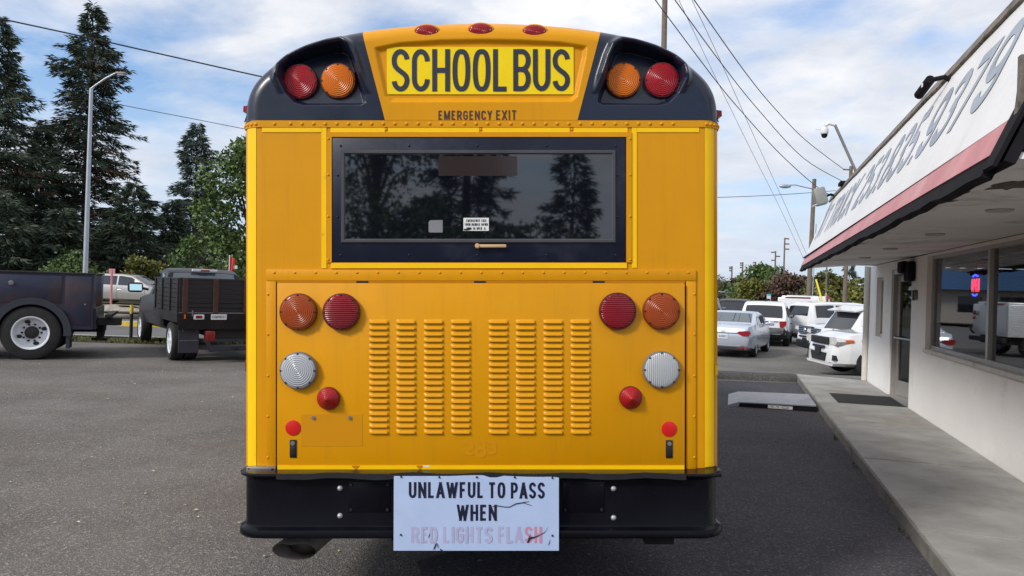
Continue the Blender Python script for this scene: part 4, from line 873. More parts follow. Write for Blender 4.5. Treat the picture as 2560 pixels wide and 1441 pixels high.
# warning board, with the corner edges a little bent
sg_d = -.162
mb = MB(); n = 24; top = []; rs = random.Random(6)
for i in range(n + 1):
    u = i / n; px = 985 + 412 * u; ytop = 1190.5 + 2.2 * math.sin(u * 9) * (u > .35) + (6 if .54 < u < .66 else 0) * math.sin((u - .54) / .12 * math.pi) + (3 if u > .97 else 0); a = BP(px, ytop, sg_d); b = BP(px - .8 if i == 0 else px, 1376.5, sg_d)
    mb.v += [(a.x, sg_d - .004, a.z), (b.x, sg_d - .004, b.z), (b.x, sg_d - .0005, b.z), (a.x, sg_d - .0005, a.z)]
    if i: mb.f += [((i - 1) * 4 + j, (i - 1) * 4 + (j + 1) % 4, i * 4 + (j + 1) % 4, i * 4 + j) for j in range(4)]
mb.f += [(0, 1, 2, 3), (n * 4, n * 4 + 3, n * 4 + 2, n * 4 + 1)]
SGN = mb.build('warning_board', 'board_white', BUS, 30); tag(SGN, 'white board with faded red bottom line')
td = sg_d - .0048
for tx, x0, x1, y0, y1, m_n in (('UNLAWFUL', 1022, 1209, 1205.5, 1245.5, 'ink_sign'), ('TO', 1221, 1263, 1206, 1246, 'ink_sign'), ('PASS', 1277, 1362, 1206.5, 1247, 'ink_sign'), ('WHEN', 1142, 1242, 1262, 1302.5, 'ink_sign')): face_text('board_lettering', tx, x0, x1, y0, y1, 6.4, td, m_n, SGN, .24)
for tx, x0, x1, m_n in (('RED', 1028, 1094, 'ink_faded'), ('LIGHTS', 1108, 1231, 'ink_faded'), ('FLA', 1245, 1308, 'ink_faded'), ('SH', 1312, 1355, 'ink_red_fresh')): face_text('board_lettering', tx, x0, x1, 1317, 1358, 6.4, td, m_n, SGN, .24)
def scratch(pts, ws, name='scratch'):
    mb = MB()
    for i, ((x, y), w_) in enumerate(zip(pts, ws)):
        a = BP(x, y - w_, td - .0022); b = BP(x, y + w_, td - .0022); mb.v += [tuple(a), tuple(b)]
        if i: mb.f.append((2 * i - 2, 2 * i - 1, 2 * i + 1, 2 * i))
    mb.build(name, 'crack_ink', SGN, fix=False)
scratch([(1231, 1267), (1244, 1265), (1262, 1268), (1274, 1268), (1290, 1260), (1308, 1257), (1323, 1254)], [.7, 1, 1, 1, 1.4, 1.2, .4]); scratch([(1308, 1257), (1318, 1261), (1329, 1264)], [.8, .7, .5])
scratch([(1317, 1357), (1322, 1353), (1326, 1346), (1336, 1344), (1350, 1338), (1362, 1331), (1368, 1322), (1370, 1316)], [.8, 4, 3, 1.8, 1, .9, .7, .3]); scratch([(1320, 1350), (1324, 1342), (1327, 1333)], [3, 2, .3]); scratch([(1370, 1365), (1374, 1356), (1376, 1348)], [.4, 3, .5]); scratch([(1083, 1375), (1088, 1366), (1092, 1358), (1096, 1370)], [.6, 5, .8, 4]); scratch([(1070, 1345), (1074, 1338), (1075, 1333)], [.5, 3, .4]); scratch([(1100, 1374), (1107, 1377)], [2, .6])
bk = MB().lathe([(.0, -.006), (.0045, -.005), (.006, .003)], 10, 'y').mesh('bolt', 'latch_black', 40)
for px, py in ((1003, 1192.5), (1098, 1193.5), (1192, 1193.5), (1287, 1194), (1381, 1195), (1002, 1337.5), (1381, 1339.5)): q = BP(px, py, td); obj('bolt', bk, SGN, (q.x, td + .0008, q.z))
rect(978, 1350, 984, 1382, -.13, -.10, 'board_bracket', 'latch_black', BUS)
# exhaust with a flared, slanting cut end
c0 = BP(735, 1377, -.04); pth = [c0 + Vector((0, 0, 0)), c0 + Vector((.035, .10, .015)), c0 + Vector((.12, .28, .055)), c0 + Vector((.25, .55, .09)), c0 + Vector((.33, 1.0, .11))]
mb = MB(); n = 20
for i, q in enumerate(pth):
    for k in range(n):
        a = 2 * math.pi * k / n; rx = .112 if i == 0 else (.098 if i == 1 else .075); rz = .066 if i == 0 else (.07 if i == 1 else .072); dent = -.020 * math.exp(-((math.cos(a)) / .45) ** 2) if (i == 0 and math.sin(a) > 0) else 0
        mb.v.append((q.x + rx * math.cos(a), q.y - (.05 * math.sin(a) if i == 0 else 0), q.z + rz * math.sin(a) + dent))
for i in range(4): mb.f += [(i * n + k, i * n + (k + 1) % n, (i + 1) * n + (k + 1) % n, (i + 1) * n + k) for k in range(n)]
mb.f.append(tuple(n + k for k in range(n)))
mb.build('exhaust_pipe', 'exhaust_rust', BUS, 60)
MB().bb(BP(1603, 0, .1).x, BP(1676, 0, .1).x, .0, .28, BP(0, 1363, 0).z, BP(0, 1335, 0).z, .01).build('tow_hook', 'underbody', BUS)
# underside, axle and wheels, side windows, rails, front end
MB().bb(-1.15, 1.15, .2, LB - .1, .62, zb0 + .02).build('floor_pan', 'underbody', BUS); MB().bb(-.5, -.38, .3, LB - .4, .45, .64).bb(.38, .5, .3, LB - .4, .45, .64).build('chassis_rail', 'underbody', BUS); MB().bb(-.42, .42, .35, 1.5, .42, .7, .03).build('engine_sump', 'underbody', BUS)
tw = MB().lathe([(.30, -.13), (.46, -.135), (.495, -.11), (.50, 0), (.495, .11), (.46, .135), (.30, .13)], 40, 'x', cap=False).mesh('wheel', 'tyre_rubber', 40); rm_ = MB().lathe([(.30, .125), (.285, .10), (.26, .04), (.13, .05), (.11, .11), (0, .115)], 32, 'x', cap=False).mesh('hub', 'bolt_grey', 40)
for y in (2.75, 8.2):
    for sg in (-1, 1):
        for off in ((0, .30) if y < 5 else (0,)):
            xw = sg * (1.03 - off); zz = .50 + math.sin(ROLL) * xw * -1
            w_ = obj('wheel', tw, BUS, (xw, y, zz)); h_ = obj('hub', rm_, w_, None, (0, 0, 0 if sg > 0 else math.pi))
    MB().tube([(-.95, y, .5), (.95, y, .5)], .08, 12).lathe([(.0, -.2), (.18, -.15), (.2, 0), (.18, .15), (0, .2)], 16, 'y', (0, y, .5)).build('axle', 'underbody', BUS)
for sg in (-1, 1):
    for k in range(11): MB().bb(sg * 1.2535, sg * 1.259, .75 + k * .76, .75 + k * .76 + .62, 1.93, 2.52, .002).build('side_window', 'tinted_glass', BUS)
    for z in (.98, 1.45, 1.85): MB().bb(sg * 1.252, sg * 1.27, .2, LB - .2, z, z + .05, .005).build('rub_rail', 'bus_black', BUS)
MB().bb(-1.05, 1.05, LB - .01, LB + .012, 1.55, 2.6, .005).build('windscreen', 'tinted_glass', BUS); MB().bb(-1.2, 1.2, LB, LB + .18, .45, .78, .03).build('front_bumper', 'bumper_black', BUS)
for y, zz_ in ((.62, 745), (.75, 690)):
    for sg in (1,): q = BP(1791, zz_ - 30, 0); MB().box((1.26, y, q.z + .06), (.02, .12, .10), None, .008).build('side_latch', 'bus_black', BUS)
mb = MB(); q = BP(1792, 690)
mb.lathe([(0, .026), (.03, .022), (.045, .0)], 20, 'x', (1.252, .25, BP(0, 690).z)).lathe([(0, .026), (.03, .022), (.045, .0)], 20, 'x', (1.252, .25, BP(0, 712).z)); mb.build('side_reflector', 'bezel_dark', BUS, 40)
# ================================================================ vehicles
mat('paint_white', (0.76, 0.77, 0.79), .22, coat=.8, var=.02); mat('paint_silver', (0.52, 0.58, 0.68), .26, metal=.4, coat=.8, var=.03)
mat('paint_grey', (0.20, 0.21, 0.235), .25, metal=.45, coat=.8, var=.05); mat('paint_black', (0.008, 0.009, 0.013), .35, spec=.3, coat=.08, var=.2, dirt=(.03, .03, .032), dscale=2)
mat('paint_champagne', (0.40, 0.38, 0.36), .28, metal=.4, coat=.7, var=.04); mat('paint_navy', (0.016, 0.020, 0.050), .42, coat=.12, var=.25, vscale=1.2, dirt=(0.055, 0.026, 0.022), dscale=.9, dlo=.47, dhi=.62)
mat('car_glass', (0.012, 0.015, 0.022), .03, ior=1.7, coat=0); mat('car_glass_light', (0.05, 0.075, 0.10), .03, ior=1.9)
mat('trim_black', (0.014, 0.014, 0.017), .55, var=.2); mat('chrome', (0.62, 0.63, 0.65), .18, metal=1.0, var=.05); mat('rim_alloy', (0.42, 0.43, 0.45), .3, metal=.7); mat('rim_steel_black', (0.03, 0.03, 0.033), .5); mat('rim_white', (0.74, 0.77, 0.82), .4, coat=.3, var=.06, dirt=(.45, .43, .40), dscale=5, dlo=.6)
mat('head_clear', (0.66, 0.67, 0.66), .12, coat=.6, var=.25, vscale=14); mat('amber_lens', (0.62, 0.13, 0.02), .3); mat('tail_red', (0.26, 0.010, 0.014), .22, coat=.6, var=.2, vscale=12); mat('plate_white', (0.66, 0.69, 0.74), .5); mat('plate_ink', (0.03, 0.06, 0.2), .6)
mat('mirror_sky', (0.55, 0.85, 0.95), .04, metal=1.0); mat('wood_brown', (0.062, 0.024, 0.016), .75, var=.3, vscale=6); mat('rack_dark', (0.011, 0.010, 0.012), .6, var=.4, vscale=5); mat('flap_rubber', (0.028, 0.031, 0.045), .6, var=.15)
def interp(tab, y):
    for (a, b), (c, d) in zip(tab[:-1], tab[1:]):
        if y <= c: return b + (d - b) * (y - a) / (c - a + 1e-9)
    return tab[-1][1]
SHAPES = {
 'suv': dict(L=5.0, W=1.96, wb=2.87, fo=.93, wr=.385, top=[(0, .98), (.012, 1.10), (.085, 1.66), (.12, 1.735), (.2, 1.775), (.42, 1.79), (.56, 1.73), (.735, 1.17), (.77, 1.14), (.90, 1.08), (.965, .98), (.99, .80), (1, .62)], sh=[(0, .94), (.02, 1.06), (.1, 1.10), (.7, 1.06), (.78, 1.05), (.93, .98), (.98, .80), (1, .58)],
   bot=[(0, .50), (.04, .36), (.2, .27), (.85, .27), (.95, .27), (1, .34)], hw=[(0, .80), (.015, .90), (.06, .975), (.18, 1), (.82, 1), (.93, .965), (.975, .88), (1, .70)], ws=(.575, .725), bg=(.018, .08), side=[(.10, .245), (.265, .41), (.425, .60)]),
 'sedan': dict(L=4.82, W=1.86, wb=2.80, fo=.95, wr=.335, top=[(0, .70), (.008, .93), (.02, 1.02), (.05, 1.05), (.13, 1.075), (.17, 1.12), (.31, 1.40), (.40, 1.465), (.50, 1.46), (.58, 1.40), (.75, .99), (.79, .96), (.92, .86), (.97, .74), (1, .55)], sh=[(0, .66), (.01, .88), (.03, .97), (.13, 1.0), (.4, .98), (.75, .92), (.92, .80), (.97, .68), (1, .5)],
   bot=[(0, .38), (.03, .26), (.15, .19), (.9, .19), (.97, .20), (1, .26)], hw=[(0, .72), (.012, .86), (.045, .95), (.16, 1), (.82, 1), (.92, .95), (.97, .84), (1, .62)], ws=(.595, .735), bg=(.175, .31), side=[(.27, .325), (.335, .455), (.47, .62)]),
 'pickup': dict(L=5.6, W=1.98, wb=3.55, fo=.95, wr=.39, top=[(0, .95), (.006, 1.28), (.345, 1.31), (.355, 1.33), (.385, 1.80), (.42, 1.86), (.52, 1.87), (.585, 1.80), (.69, 1.24), (.72, 1.21), (.93, 1.14), (.97, 1.0), (1, .7)], sh=[(0, .9), (.006, 1.24), (.34, 1.27), (.5, 1.2), (.7, 1.17), (.93, 1.06), (.97, .92), (1, .64)],
   bot=[(0, .55), (.03, .45), (.2, .40), (.9, .36), (1, .42)], hw=[(0, .90), (.01, .965), (.05, 1), (.88, 1), (.95, .96), (.985, .86), (1, .72)], ws=(.595, .68), bg=(.357, .384), side=[(.40, .475), (.49, .60)]),
 'van': dict(L=5.1, W=2.0, wb=3.05, fo=.95, wr=.36, top=[(0, 1.0), (.01, 1.15), (.04, 1.70), (.07, 1.78), (.2, 1.82), (.5, 1.82), (.62, 1.74), (.82, 1.16), (.85, 1.12), (.94, .98), (.98, .82), (1, .6)], sh=[(0, .95), (.02, 1.05), (.1, 1.1), (.75, 1.05), (.85, 1.0), (.94, .86), (.98, .72), (1, .55)],
   bot=[(0, .45), (.04, .3), (.2, .22), (.9, .22), (1, .28)], hw=[(0, .84), (.012, .92), (.05, .98), (.15, 1), (.84, 1), (.93, .95), (.975, .84), (1, .66)], ws=(.635, .81), bg=(.014, .036), side=[(.07, .24), (.26, .45), (.47, .66)]),
}
def section(S, f):
    hw = S['W'] / 2 * interp(S['hw'], f); zt = interp(S['top'], f); zs = min(interp(S['sh'], f), zt - .015); zb = min(interp(S['bot'], f), zs - .12)
    k = min(1, max(0, (zt - zs - .04) / .6)); xr = .955 * hw * (1 - .17 * k); hs = zs - zb
    return [(0, zb), (.80 * hw, zb), (.95 * hw, zb + .12 * hs), (hw, zb + .48 * hs), (.992 * hw, zb + .78 * hs), (.955 * hw, zs), (xr, zt - .02 - .05 * k), (xr - .055, zt - .012 - .012 * k), (.5 * xr, zt - .003), (0, zt)]
def loft(S, n=64):
    mb = MB(); rows = []
    fr = sorted(set([round(i / n, 4) for i in range(n + 1)] + [q[0] for q in S['top']] + [q[0] for q in S['hw']]))
    for f in fr:
        h = section(S, f); ring_ = h + [(-x, z) for x, z in reversed(h[1:-1])]; rows.append([(x, (f - .5) * S['L'], z) for x, z in ring_])
    m = len(rows[0])
    for r_ in rows: mb.v += r_
    for i in range(len(rows) - 1): mb.f += [(i * m + j, i * m + (j + 1) % m, (i + 1) * m + (j + 1) % m, (i + 1) * m + j) for j in range(m)]
    mb.f += [tuple(range(m)), tuple((len(rows) - 1) * m + j for j in range(m - 1, -1, -1))]
    return mb
WM = {}
def wheel_mesh(r, wdt, rim, spokes=5):
    key = (r, wdt, rim, spokes)
    if key in WM: return WM[key]
    ri = r * .66; h = wdt / 2
    ty = MB().lathe([(ri, -h), (r * .93, -h * 1.03), (r * .985, -h * .8), (r, -h * .5), (r, h * .5), (r * .985, h * .8), (r * .93, h * 1.03), (ri, h)], 36, 'x', cap=False).mesh('tyre', 'tyre_rubber', 40)
    rb = MB().lathe([(ri, h * .95), (ri * .95, h * .9), (ri * .90, h * .2), (ri * .2, h * .1), (0, h * .1)], 32, 'x', cap=False)
    for k in range(spokes):
        a = 2 * math.pi * k / spokes; rot = Matrix.Rotation(a, 3, 'X'); rb.box(rot @ Vector((h * .62, 0, ri * .52)), (h * .35, ri * .24, ri * .86), rot, .008)
    rb.lathe([(ri * .26, h * .6), (ri * .2, h * .9), (0, h * .92)], 16, 'x')
    WM[key] = (ty, rb.mesh('rim', rim, 35)); return WM[key]
def add_wheels(root, S, rim, spokes=5, wdt=.235, tuck=.03):
    ty, rm2 = wheel_mesh(S['wr'], wdt, rim, spokes); yf = S['L'] / 2 - S['fo']
    for y in (yf, yf - S['wb']):
        for sg in (-1, 1):
            w_ = obj('wheel', ty, root, (sg * (S['W'] / 2 - wdt / 2 - tuck), y, S['wr'] + .001)); obj('rim', rm2, w_, None, (0, 0, 0 if sg > 0 else math.pi))
def cut_arches(me_obj, S, k=1.13):
    yf = S['L'] / 2 - S['fo']; cm = MB()
    for y in (yf, yf - S['wb']):
        for sg in (-1, 1):
            x0, x1 = sorted((sg * (S['W'] / 2 - .32), sg * (S['W'] / 2 + .1))); cm.lathe([(S['wr'] * k, x0), (S['wr'] * k, x1)], 32, 'x', (0, y, S['wr'] + .02))
    c = cm.build('cutter', 'trim_black'); md = me_obj.modifiers.new('b', 'BOOLEAN'); md.operation = 'DIFFERENCE'; md.object = c; md.solver = 'EXACT'; md.material_mode = 'TRANSFER'
    dg = bpy.context.evaluated_depsgraph_get(); me = bpy.data.meshes.new_from_object(me_obj.evaluated_get(dg)); me_obj.modifiers.clear(); me_obj.data = me; bpy.data.objects.remove(c)
    me.polygons.foreach_set('use_smooth', [True] * len(me.polygons)); me.set_sharp_from_angle(angle=R(34))
def patch_top(S, f0, f1, inset, name, m, root, off=.008, nu=10, nv=8):
    def fn_(u, v):
        f = f0 + (f1 - f0) * v; h = section(S, f); xr = h[7][0] - inset; x = (u * 2 - 1) * xr; ax = abs(x)
        z = np.interp(ax, [0, h[8][0], h[7][0], h[6][0]], [h[9][1], h[8][1], h[7][1], h[6][1]])
        e = .002; dzdy = (interp(S['top'], f + e) - interp(S['top'], f - e)) / (2 * e * S['L']); nl = math.hypot(1, dzdy)
        return (x, (f - .5) * S['L'] - dzdy / nl * off, z + off / nl)
    return MB().grid(fn_, nu, nv).build(name, m, root, 40, fix=False)
def patch_side(S, f0, f1, sg, name, m, root, a=.10, b=.90, off=.006, nu=8, nv=4):
    def fn_(u, v):
        f = f0 + (f1 - f0) * u; h = section(S, f); t_ = a + (b - a) * v; x = h[5][0] + (h[6][0] - h[5][0]) * t_; z = h[5][1] + (h[6][1] - h[5][1]) * t_
        return (sg * (x + off), (f - .5) * S['L'], z + off * .3)
    return MB().grid(fn_, nu, nv).build(name, m, root, 40, fix=False)
def cladding(S, root, m, h=.16, f0=0.0, f1=1.0):
    mb = MB(); n = 40
    for i in range(n + 1):
        f = f0 + (f1 - f0) * i / n; s_ = section(S, f); hwx = s_[3][0]; zb = s_[0][1]; pr = [(s_[1][0], zb - .012), (s_[2][0] * 1.012, zb + .02), (hwx * 1.012, zb + h * .7), (hwx * 1.008, zb + h)]
        ring_ = [(x, (f - .5) * S['L'], z) for x, z in pr]; ring_ = [(-x, y, z) for x, y, z in reversed(ring_)] + ring_; mb.v += ring_
        if i: mb.f += [((i - 1) * 8 + j, (i - 1) * 8 + j + 1, i * 8 + j + 1, i * 8 + j) for j in range(7)]
    mb.f += [tuple(range(8)), tuple(n * 8 + j for j in range(7, -1, -1))]
    return mb
def mirrors(S, root, m, f=.60, z=None, s_=1.0):
    for sg in (-1, 1):
        h = section(S, f); x = h[5][0]; zz = z or h[5][1] + .06; MB().box((sg * (x + .16 * s_), (f - .5) * S['L'], zz + .04), (.20 * s_, .10, .15 * s_), Matrix.Rotation(sg * .15, 3, 'Z'), .035).box((sg * (x + .04), (f - .5) * S['L'], zz), (.12, .05, .04)).build('mirror', m, root, 40)
def plate(root, y, z, sg, txt='B38912'):
    o = MB().box((0, y, z), (.31, .012, .155), None, .003).build('number_plate', 'plate_white', root)
    lettering('plate_print', txt, .07, .24, .012, lambda x, zz, d: ((-.12 + x) * -sg, y + sg * (.008 + d), z - .04 + zz), 'plate_ink', o)
def handles(S, root, m, fs):
    for sg in (-1, 1):
        for f in fs: h = section(S, f); MB().box((sg * (h[4][0] + .012), (f - .5) * S['L'], h[4][1] - .02), (.03, .17, .03), None, .008).build('door_handle', m, root)
def seams(S, root, fs):
    for sg in (-1, 1):
        for f in fs:
            h = section(S, f); y = (f - .5) * S['L']; MB().add([(sg * (h[k][0] + .0035), y + e, h[k][1]) for k in (2, 3, 4, 5) for e in (-.006, .006)], [(0, 1, 3, 2), (2, 3, 5, 4), (4, 5, 7, 6)]).build('door_seam', 'trim_black', root, fix=False)
def car_base(kind, name, label, cat, loc, heading, paint, rim, group=None, glassm='car_glass', spokes=5, mirror=None, tweak=None):
    S = dict(SHAPES[kind]); S.update(tweak or {})
    root = thing(name, label, cat, (loc[0], loc[1], gz(loc[0], loc[1]) + .007), heading - math.pi / 2, group)
    b = loft(S).build('body', paint, root, 34); cut_arches(b, S); add_wheels(root, S, rim, spokes)
    patch_top(S, *S['ws'], .05, 'windscreen', glassm, root)
    patch_top(S, S['bg'][0], S['bg'][1], .07, 'rear_window', glassm, root)
    for sg in (-1, 1):
        for a, c in S['side']: patch_side(S, a, c, sg, 'side_window', glassm, root)
    MB().bb(-S['W'] / 2 + .35, S['W'] / 2 - .35, -S['L'] / 2 + .4, S['L'] / 2 - .4, .22, .40).build('underbody', 'underbody', root)
    mirrors(S, root, mirror or paint, S['ws'][0] + .10); handles(S, root, paint if mirror is None else mirror, [S['side'][-2][0] + .02, S['side'][-1][0] + .02]); seams(S, root, [S['side'][-1][0] - .008, S['ws'][1] - .01])
    return root, S
def place(px, py, z=-.30):        # ground point of a pixel on the lower gravel lot
    q = gp(px, py, z); return q.x, q.y
def fwd(x, y, h, d, lat=0): return (x + math.cos(h) * d + math.sin(h) * lat, y + math.sin(h) * d - math.cos(h) * lat)   # lat: to the right
# ---- silver sedan
hd_ = R(90 - 26); wx, wy = place(1884, 893)
Sd = SHAPES['sedan']; cx, cy = fwd(wx, wy, hd_, Sd['L'] / 2 - (Sd['L'] - Sd['fo'] - Sd['wb']), -(Sd['W'] / 2 - .12))
root, S = car_base('sedan', 'silver_sedan', 'silver sedan parked with its rear towards the school bus', 'car', (cx, cy), hd_, 'paint_silver', 'rim_alloy', glassm='car_glass_light', spokes=10)
yr_ = -S['L'] / 2
for sg in (-1, 1):
    MB().prism([(sg * .42, .80), (sg * .50, .85), (sg * .80, .88), (sg * .86, .82), (sg * .80, .72), (sg * .62, .70)], yr_ - .012, yr_ + .18, 'y').build('tail_lamp', 'tail_red', root); MB().box((sg * .62, yr_ - .008, .34), (.34, .03, .035)).build('reflector', 'tail_red', root)
MB().box((0, yr_ + .05, .31), (1.3, .14, .14), None, .03).build('rear_valance', 'trim_black', root); plate(root, yr_ - .012, .68, -1); MB().box((0, yr_ - .008, .79), (.9, .015, .02)).build('trunk_trim', 'chrome', root); MB().tube([(.06 * math.cos(R(a)), yr_ - .012, .85 + .03 * math.sin(R(a))) for a in range(0, 361, 30)], .006, 6).build('badge', 'chrome', root); MB().box((0, yr_ + .30, 1.065), (1.3, .05, .02), None, .006).build('spoiler', 'paint_silver', root)
# ---- white SUV seen from behind
hd_ = R(90 - 22); wx, wy = place(1967, 866)
Sv = SHAPES['suv']; cx, cy = fwd(wx, wy, hd_, Sv['L'] / 2 - (Sv['L'] - Sv['fo'] - Sv['wb']), -(Sv['W'] / 2 - .12))
def suv_rear(root, S, spoiler=False):
    yr_ = -S['L'] / 2
    for sg in (-1, 1): MB().prism([(sg * .60, 1.02), (sg * .865, 1.03), (sg * .87, .90), (sg * .74, .76), (sg * .62, .78)], yr_ - .012, yr_ + .16, 'y').build('tail_lamp', 'tail_red', root)
    cladding(S, root, 'trim_black', .26).build('lower_cladding', 'trim_black', root, 35); MB().box((0, yr_ - .008, 1.0), (1.15, .02, .035)).build('tailgate_trim', 'trim_black', root); plate(root, yr_ - .012, .88, -1); MB().lathe([(.07, .0), (.06, -.01), (0, -.012)], 20, 'y', (0, yr_ + .01, 1.09)).build('badge', 'chrome', root); MB().box((.5, yr_ - .006, .70), (.14, .01, .03)).build('badge', 'chrome', root)
    MB().tube([(.0, -S['L'] / 2 + 1.2, 1.77), (.0, -S['L'] / 2 + 1.15, 1.86)], .012).build('antenna', 'trim_black', root)
    if spoiler: MB().prism([(-.12, 1.665), (.34, 1.79), (.36, 1.745), (-.10, 1.63)], -.74, .74, 'x').build('roof_spoiler', 'paint_white', root).location = (0, yr_ + .30, 0)
root, S = car_base('suv', 'white_suv', 'white sport utility car with black rear window parked beside the silver sedan', 'car', (cx, cy), hd_, 'paint_white', 'rim_steel_black', 'white patrol style cars', spokes=6, mirror='trim_black'); suv_rear(root, S)
# ---- white SUVs seen from the front
def suv_front(root, S, durango=False):
    yf = S['L'] / 2
    if durango:
        MB().box((0, yf - .02, .88), (1.05, .08, .17), None, .02).build('grille', 'trim_black', root)
        for k in range(3): MB().box((0, yf + .022, .83 + k * .045), (.92, .012, .012)).build('grille_bar', 'rubber', root)
        MB().box((0, yf + .02, .72), (.70, .05, .06), None, .01).build('intake_slot', 'trim_black', root); MB().prism([(-.48, .58), (.48, .58), (.40, .38), (-.40, .38)], yf - .03, yf + .032, 'y').build('lower_intake', 'trim_black', root)
        for sg in (-1, 1):
            MB().prism([(sg * .53, .97), (sg * .95, .96), (sg * .98, .88), (sg * .92, .80), (sg * .55, .79)], yf - .40, yf - .035, 'y').build('headlight', 'head_clear', root); MB().prism([(sg * .955, .93), (sg * .992, .93), (sg * .994, .87), (sg * .96, .86)], yf - .44, yf - .25, 'y').build('indicator', 'amber_lens', root); MB().prism([(sg * .54, .55), (sg * .84, .54), (sg * .86, .42), (sg * .62, .41)], yf - .3, yf - .025, 'y').build('fog_recess', 'trim_black', root)
        MB().box((.0, yf + .045, .60), (.30, .03, .18), None, .01).build('plate_bracket', 'trim_black', root); MB().prism([(-.86, .34), (.86, .34), (.80, .28), (-.80, .28)], yf - .35, yf - .01, 'y').build('chin', 'paint_white', root)
    else:
        MB().box((0, yf - .03, .90), (1.05, .10, .27), None, .03).build('grille', 'trim_black', root)
        for k in range(4): MB().box((0, yf + .024, .80 + k * .065), (.98, .012, .022)).build('grille_bar', 'chrome', root)
        MB().lathe([(.08, .03), (.07, .045), (0, .047)], 20, 'y', (0, yf, .90)).build('badge', 'chrome', root)
        for sg in (-1, 1): MB().prism([(sg * .56, 1.02), (sg * .93, 1.0), (sg * .96, .90), (sg * .56, .86)], yf - .40, yf - .05, 'y').build('headlight', 'head_clear', root)
        MB().box((0, yf + .01, .69), (.9, .05, .05), None, .01).build('intake_slot', 'trim_black', root); MB().box((0, yf - .04, .45), (1.36, .16, .24), None, .04).build('lower_bumper', 'trim_black', root); MB().box((0, yf + .035, .56), (.30, .03, .16), None, .01).build('plate_bracket', 'trim_black', root); cladding(S, root, 'trim_black', .2).build('lower_cladding', 'trim_black', root, 35)
hd_ = R(179)
Dt = dict(wr=.41, L=5.15, W=2.02)
def front_place(px, py, S, dist_front_to_axle, side):   # ground pixel of the left front tyre
    wx, wy = place(px, py); return fwd(wx, wy, hd_, -(S['L'] / 2 - S['fo']), (S['W'] / 2 - .12))
cx, cy = front_place(2186, 958, Sv, 0, 0)
root, S = car_base('suv', 'white_patrol_suv', 'white sport utility car with clear headlight parked round the office corner', 'car', (cx, cy), hd_, 'paint_white', 'rim_alloy', 'white patrol style cars', tweak=Dt); suv_front(root, S, True)
fx, fy = at(2046, 843, 23.2).xy; hd_ = R(182); cx, cy = fwd(fx, fy, hd_, -2.5, 0)
root, S = car_base('suv', 'white_patrol_suv', 'white sport utility car with chrome slatted grille beside the clear headlight one', 'car', (cx, cy), hd_, 'paint_white', 'rim_steel_black', 'white patrol style cars', mirror='trim_black'); suv_front(root, S)
fx, fy = at(2013, 842, 25.4).xy; cx, cy = fwd(fx, fy, hd_, -2.5, 0)
root, S = car_base('suv', 'white_patrol_suv', 'white sport utility car with black grille half hidden by its chrome grilled twin', 'car', (cx, cy), hd_, 'paint_white', 'rim_steel_black', 'white patrol style cars', mirror='trim_black'); suv_front(root, S)
hd_ = R(4); fx, fy = at(2084, 800, 20.9).xy; cx, cy = fwd(fx, fy, hd_, 2.5, 0)
root, S = car_base('suv', 'white_patrol_suv', 'white sport utility car with roof spoiler standing behind the clear headlight one', 'car', (cx, cy), hd_, 'paint_white', 'rim_steel_black', 'white patrol style cars', mirror='trim_black'); suv_rear(root, S, True)
# ---- grey pickup and black SUV at the back of the lot
cx, cy = at(1800, 800, 36.5).xy
root, S = car_base('pickup', 'grey_pickup', 'grey pickup truck with black bed cover parked beyond the silver sedan', 'pickup', (cx - .4, cy + 2.0), R(90 - 14), 'paint_grey', 'rim_alloy')
yr_ = -S['L'] / 2; MB().box((0, yr_ + 1.0, 1.315), (1.7, 1.85, .04), None, .01).build('bed_cover', 'trim_black', root); MB().box((0, yr_ - .005, 1.12), (.42, .03, .16), None, .02).build('tailgate_handle', 'trim_black', root)
for sg in (-1, 1): MB().box((sg * .90, yr_ + .03, 1.04), (.13, .1, .40), None, .03).build('tail_lamp', 'tail_red', root)
MB().box((0, yr_ - .06, .62), (1.8, .16, .18), None, .03).build('bumper', 'chrome', root)
cx, cy = at(1868, 800, 41).xy
root, S = car_base('suv', 'black_suv', 'black sport utility car with pale glare on its roof behind the white one', 'car', (cx - .2, cy + 1.4), R(90 - 20), 'paint_black', 'rim_alloy', tweak=dict(L=5.3)); suv_rear(root, S); S2 = S
# ---- white service truck with compartment doors
t = thing('service_truck', 'white service truck with compartment doors and red marker bar on its rear', 'truck', (*at(2006, 800, 37).xy, -.295), R(-24)); tx = t
MB().bb(-1.16, 1.16, 0, 3.0, .75, 1.95, .03).build('box_body', 'paint_white', t, 35); MB().bb(-1.0, 1.0, .08, 2.9, 1.93, 2.04, .05).build('roof_cap', 'paint_white', t, 35); MB().bb(-.82, .34, -.03, .05, 1.93, 2.00, .01).build('marker_bar', 'tail_red', t); MB().bb(-1.08, .10, -.018, .0, .86, 1.90, .01).build('rear_door', 'paint_white', t); MB().bb(.12, .66, -.018, .0, .86, 1.90, .01).build('rear_door', 'paint_white', t)
MB().bb(-.2, -.06, -.035, -.017, 1.35, 1.48, .008).build('door_latch', 'trim_black', t)
for x, z, r_, m_n in ((.80, 1.60, .085, 'lens_white'), (1.02, 1.60, .085, 'tail_red'), (1.05, 1.40, .055, 'tail_red')): MB().lathe([(r_ * 1.1, 0), (r_ * 1.1, -.03), (r_ * .9, -.045), (0, -.05)], 24, 'y', (x, -.001, z)).build('tail_lamp', m_n, t, 40)
MB().bb(-1.1, 1.1, -.18, 0, .52, .70, .02).build('bumper', 'trim_black', t); MB().bb(-.8, .8, 0.1, 5.2, .45, .78).build('chassis', 'underbody', t)
MB().prism([(3.05, .6), (3.05, 2.0), (3.5, 2.08), (4.2, 2.0), (4.75, 1.45), (5.6, 1.3), (5.75, .6)], -1.0, 1.0, 'x').build('cab', 'paint_white', t)
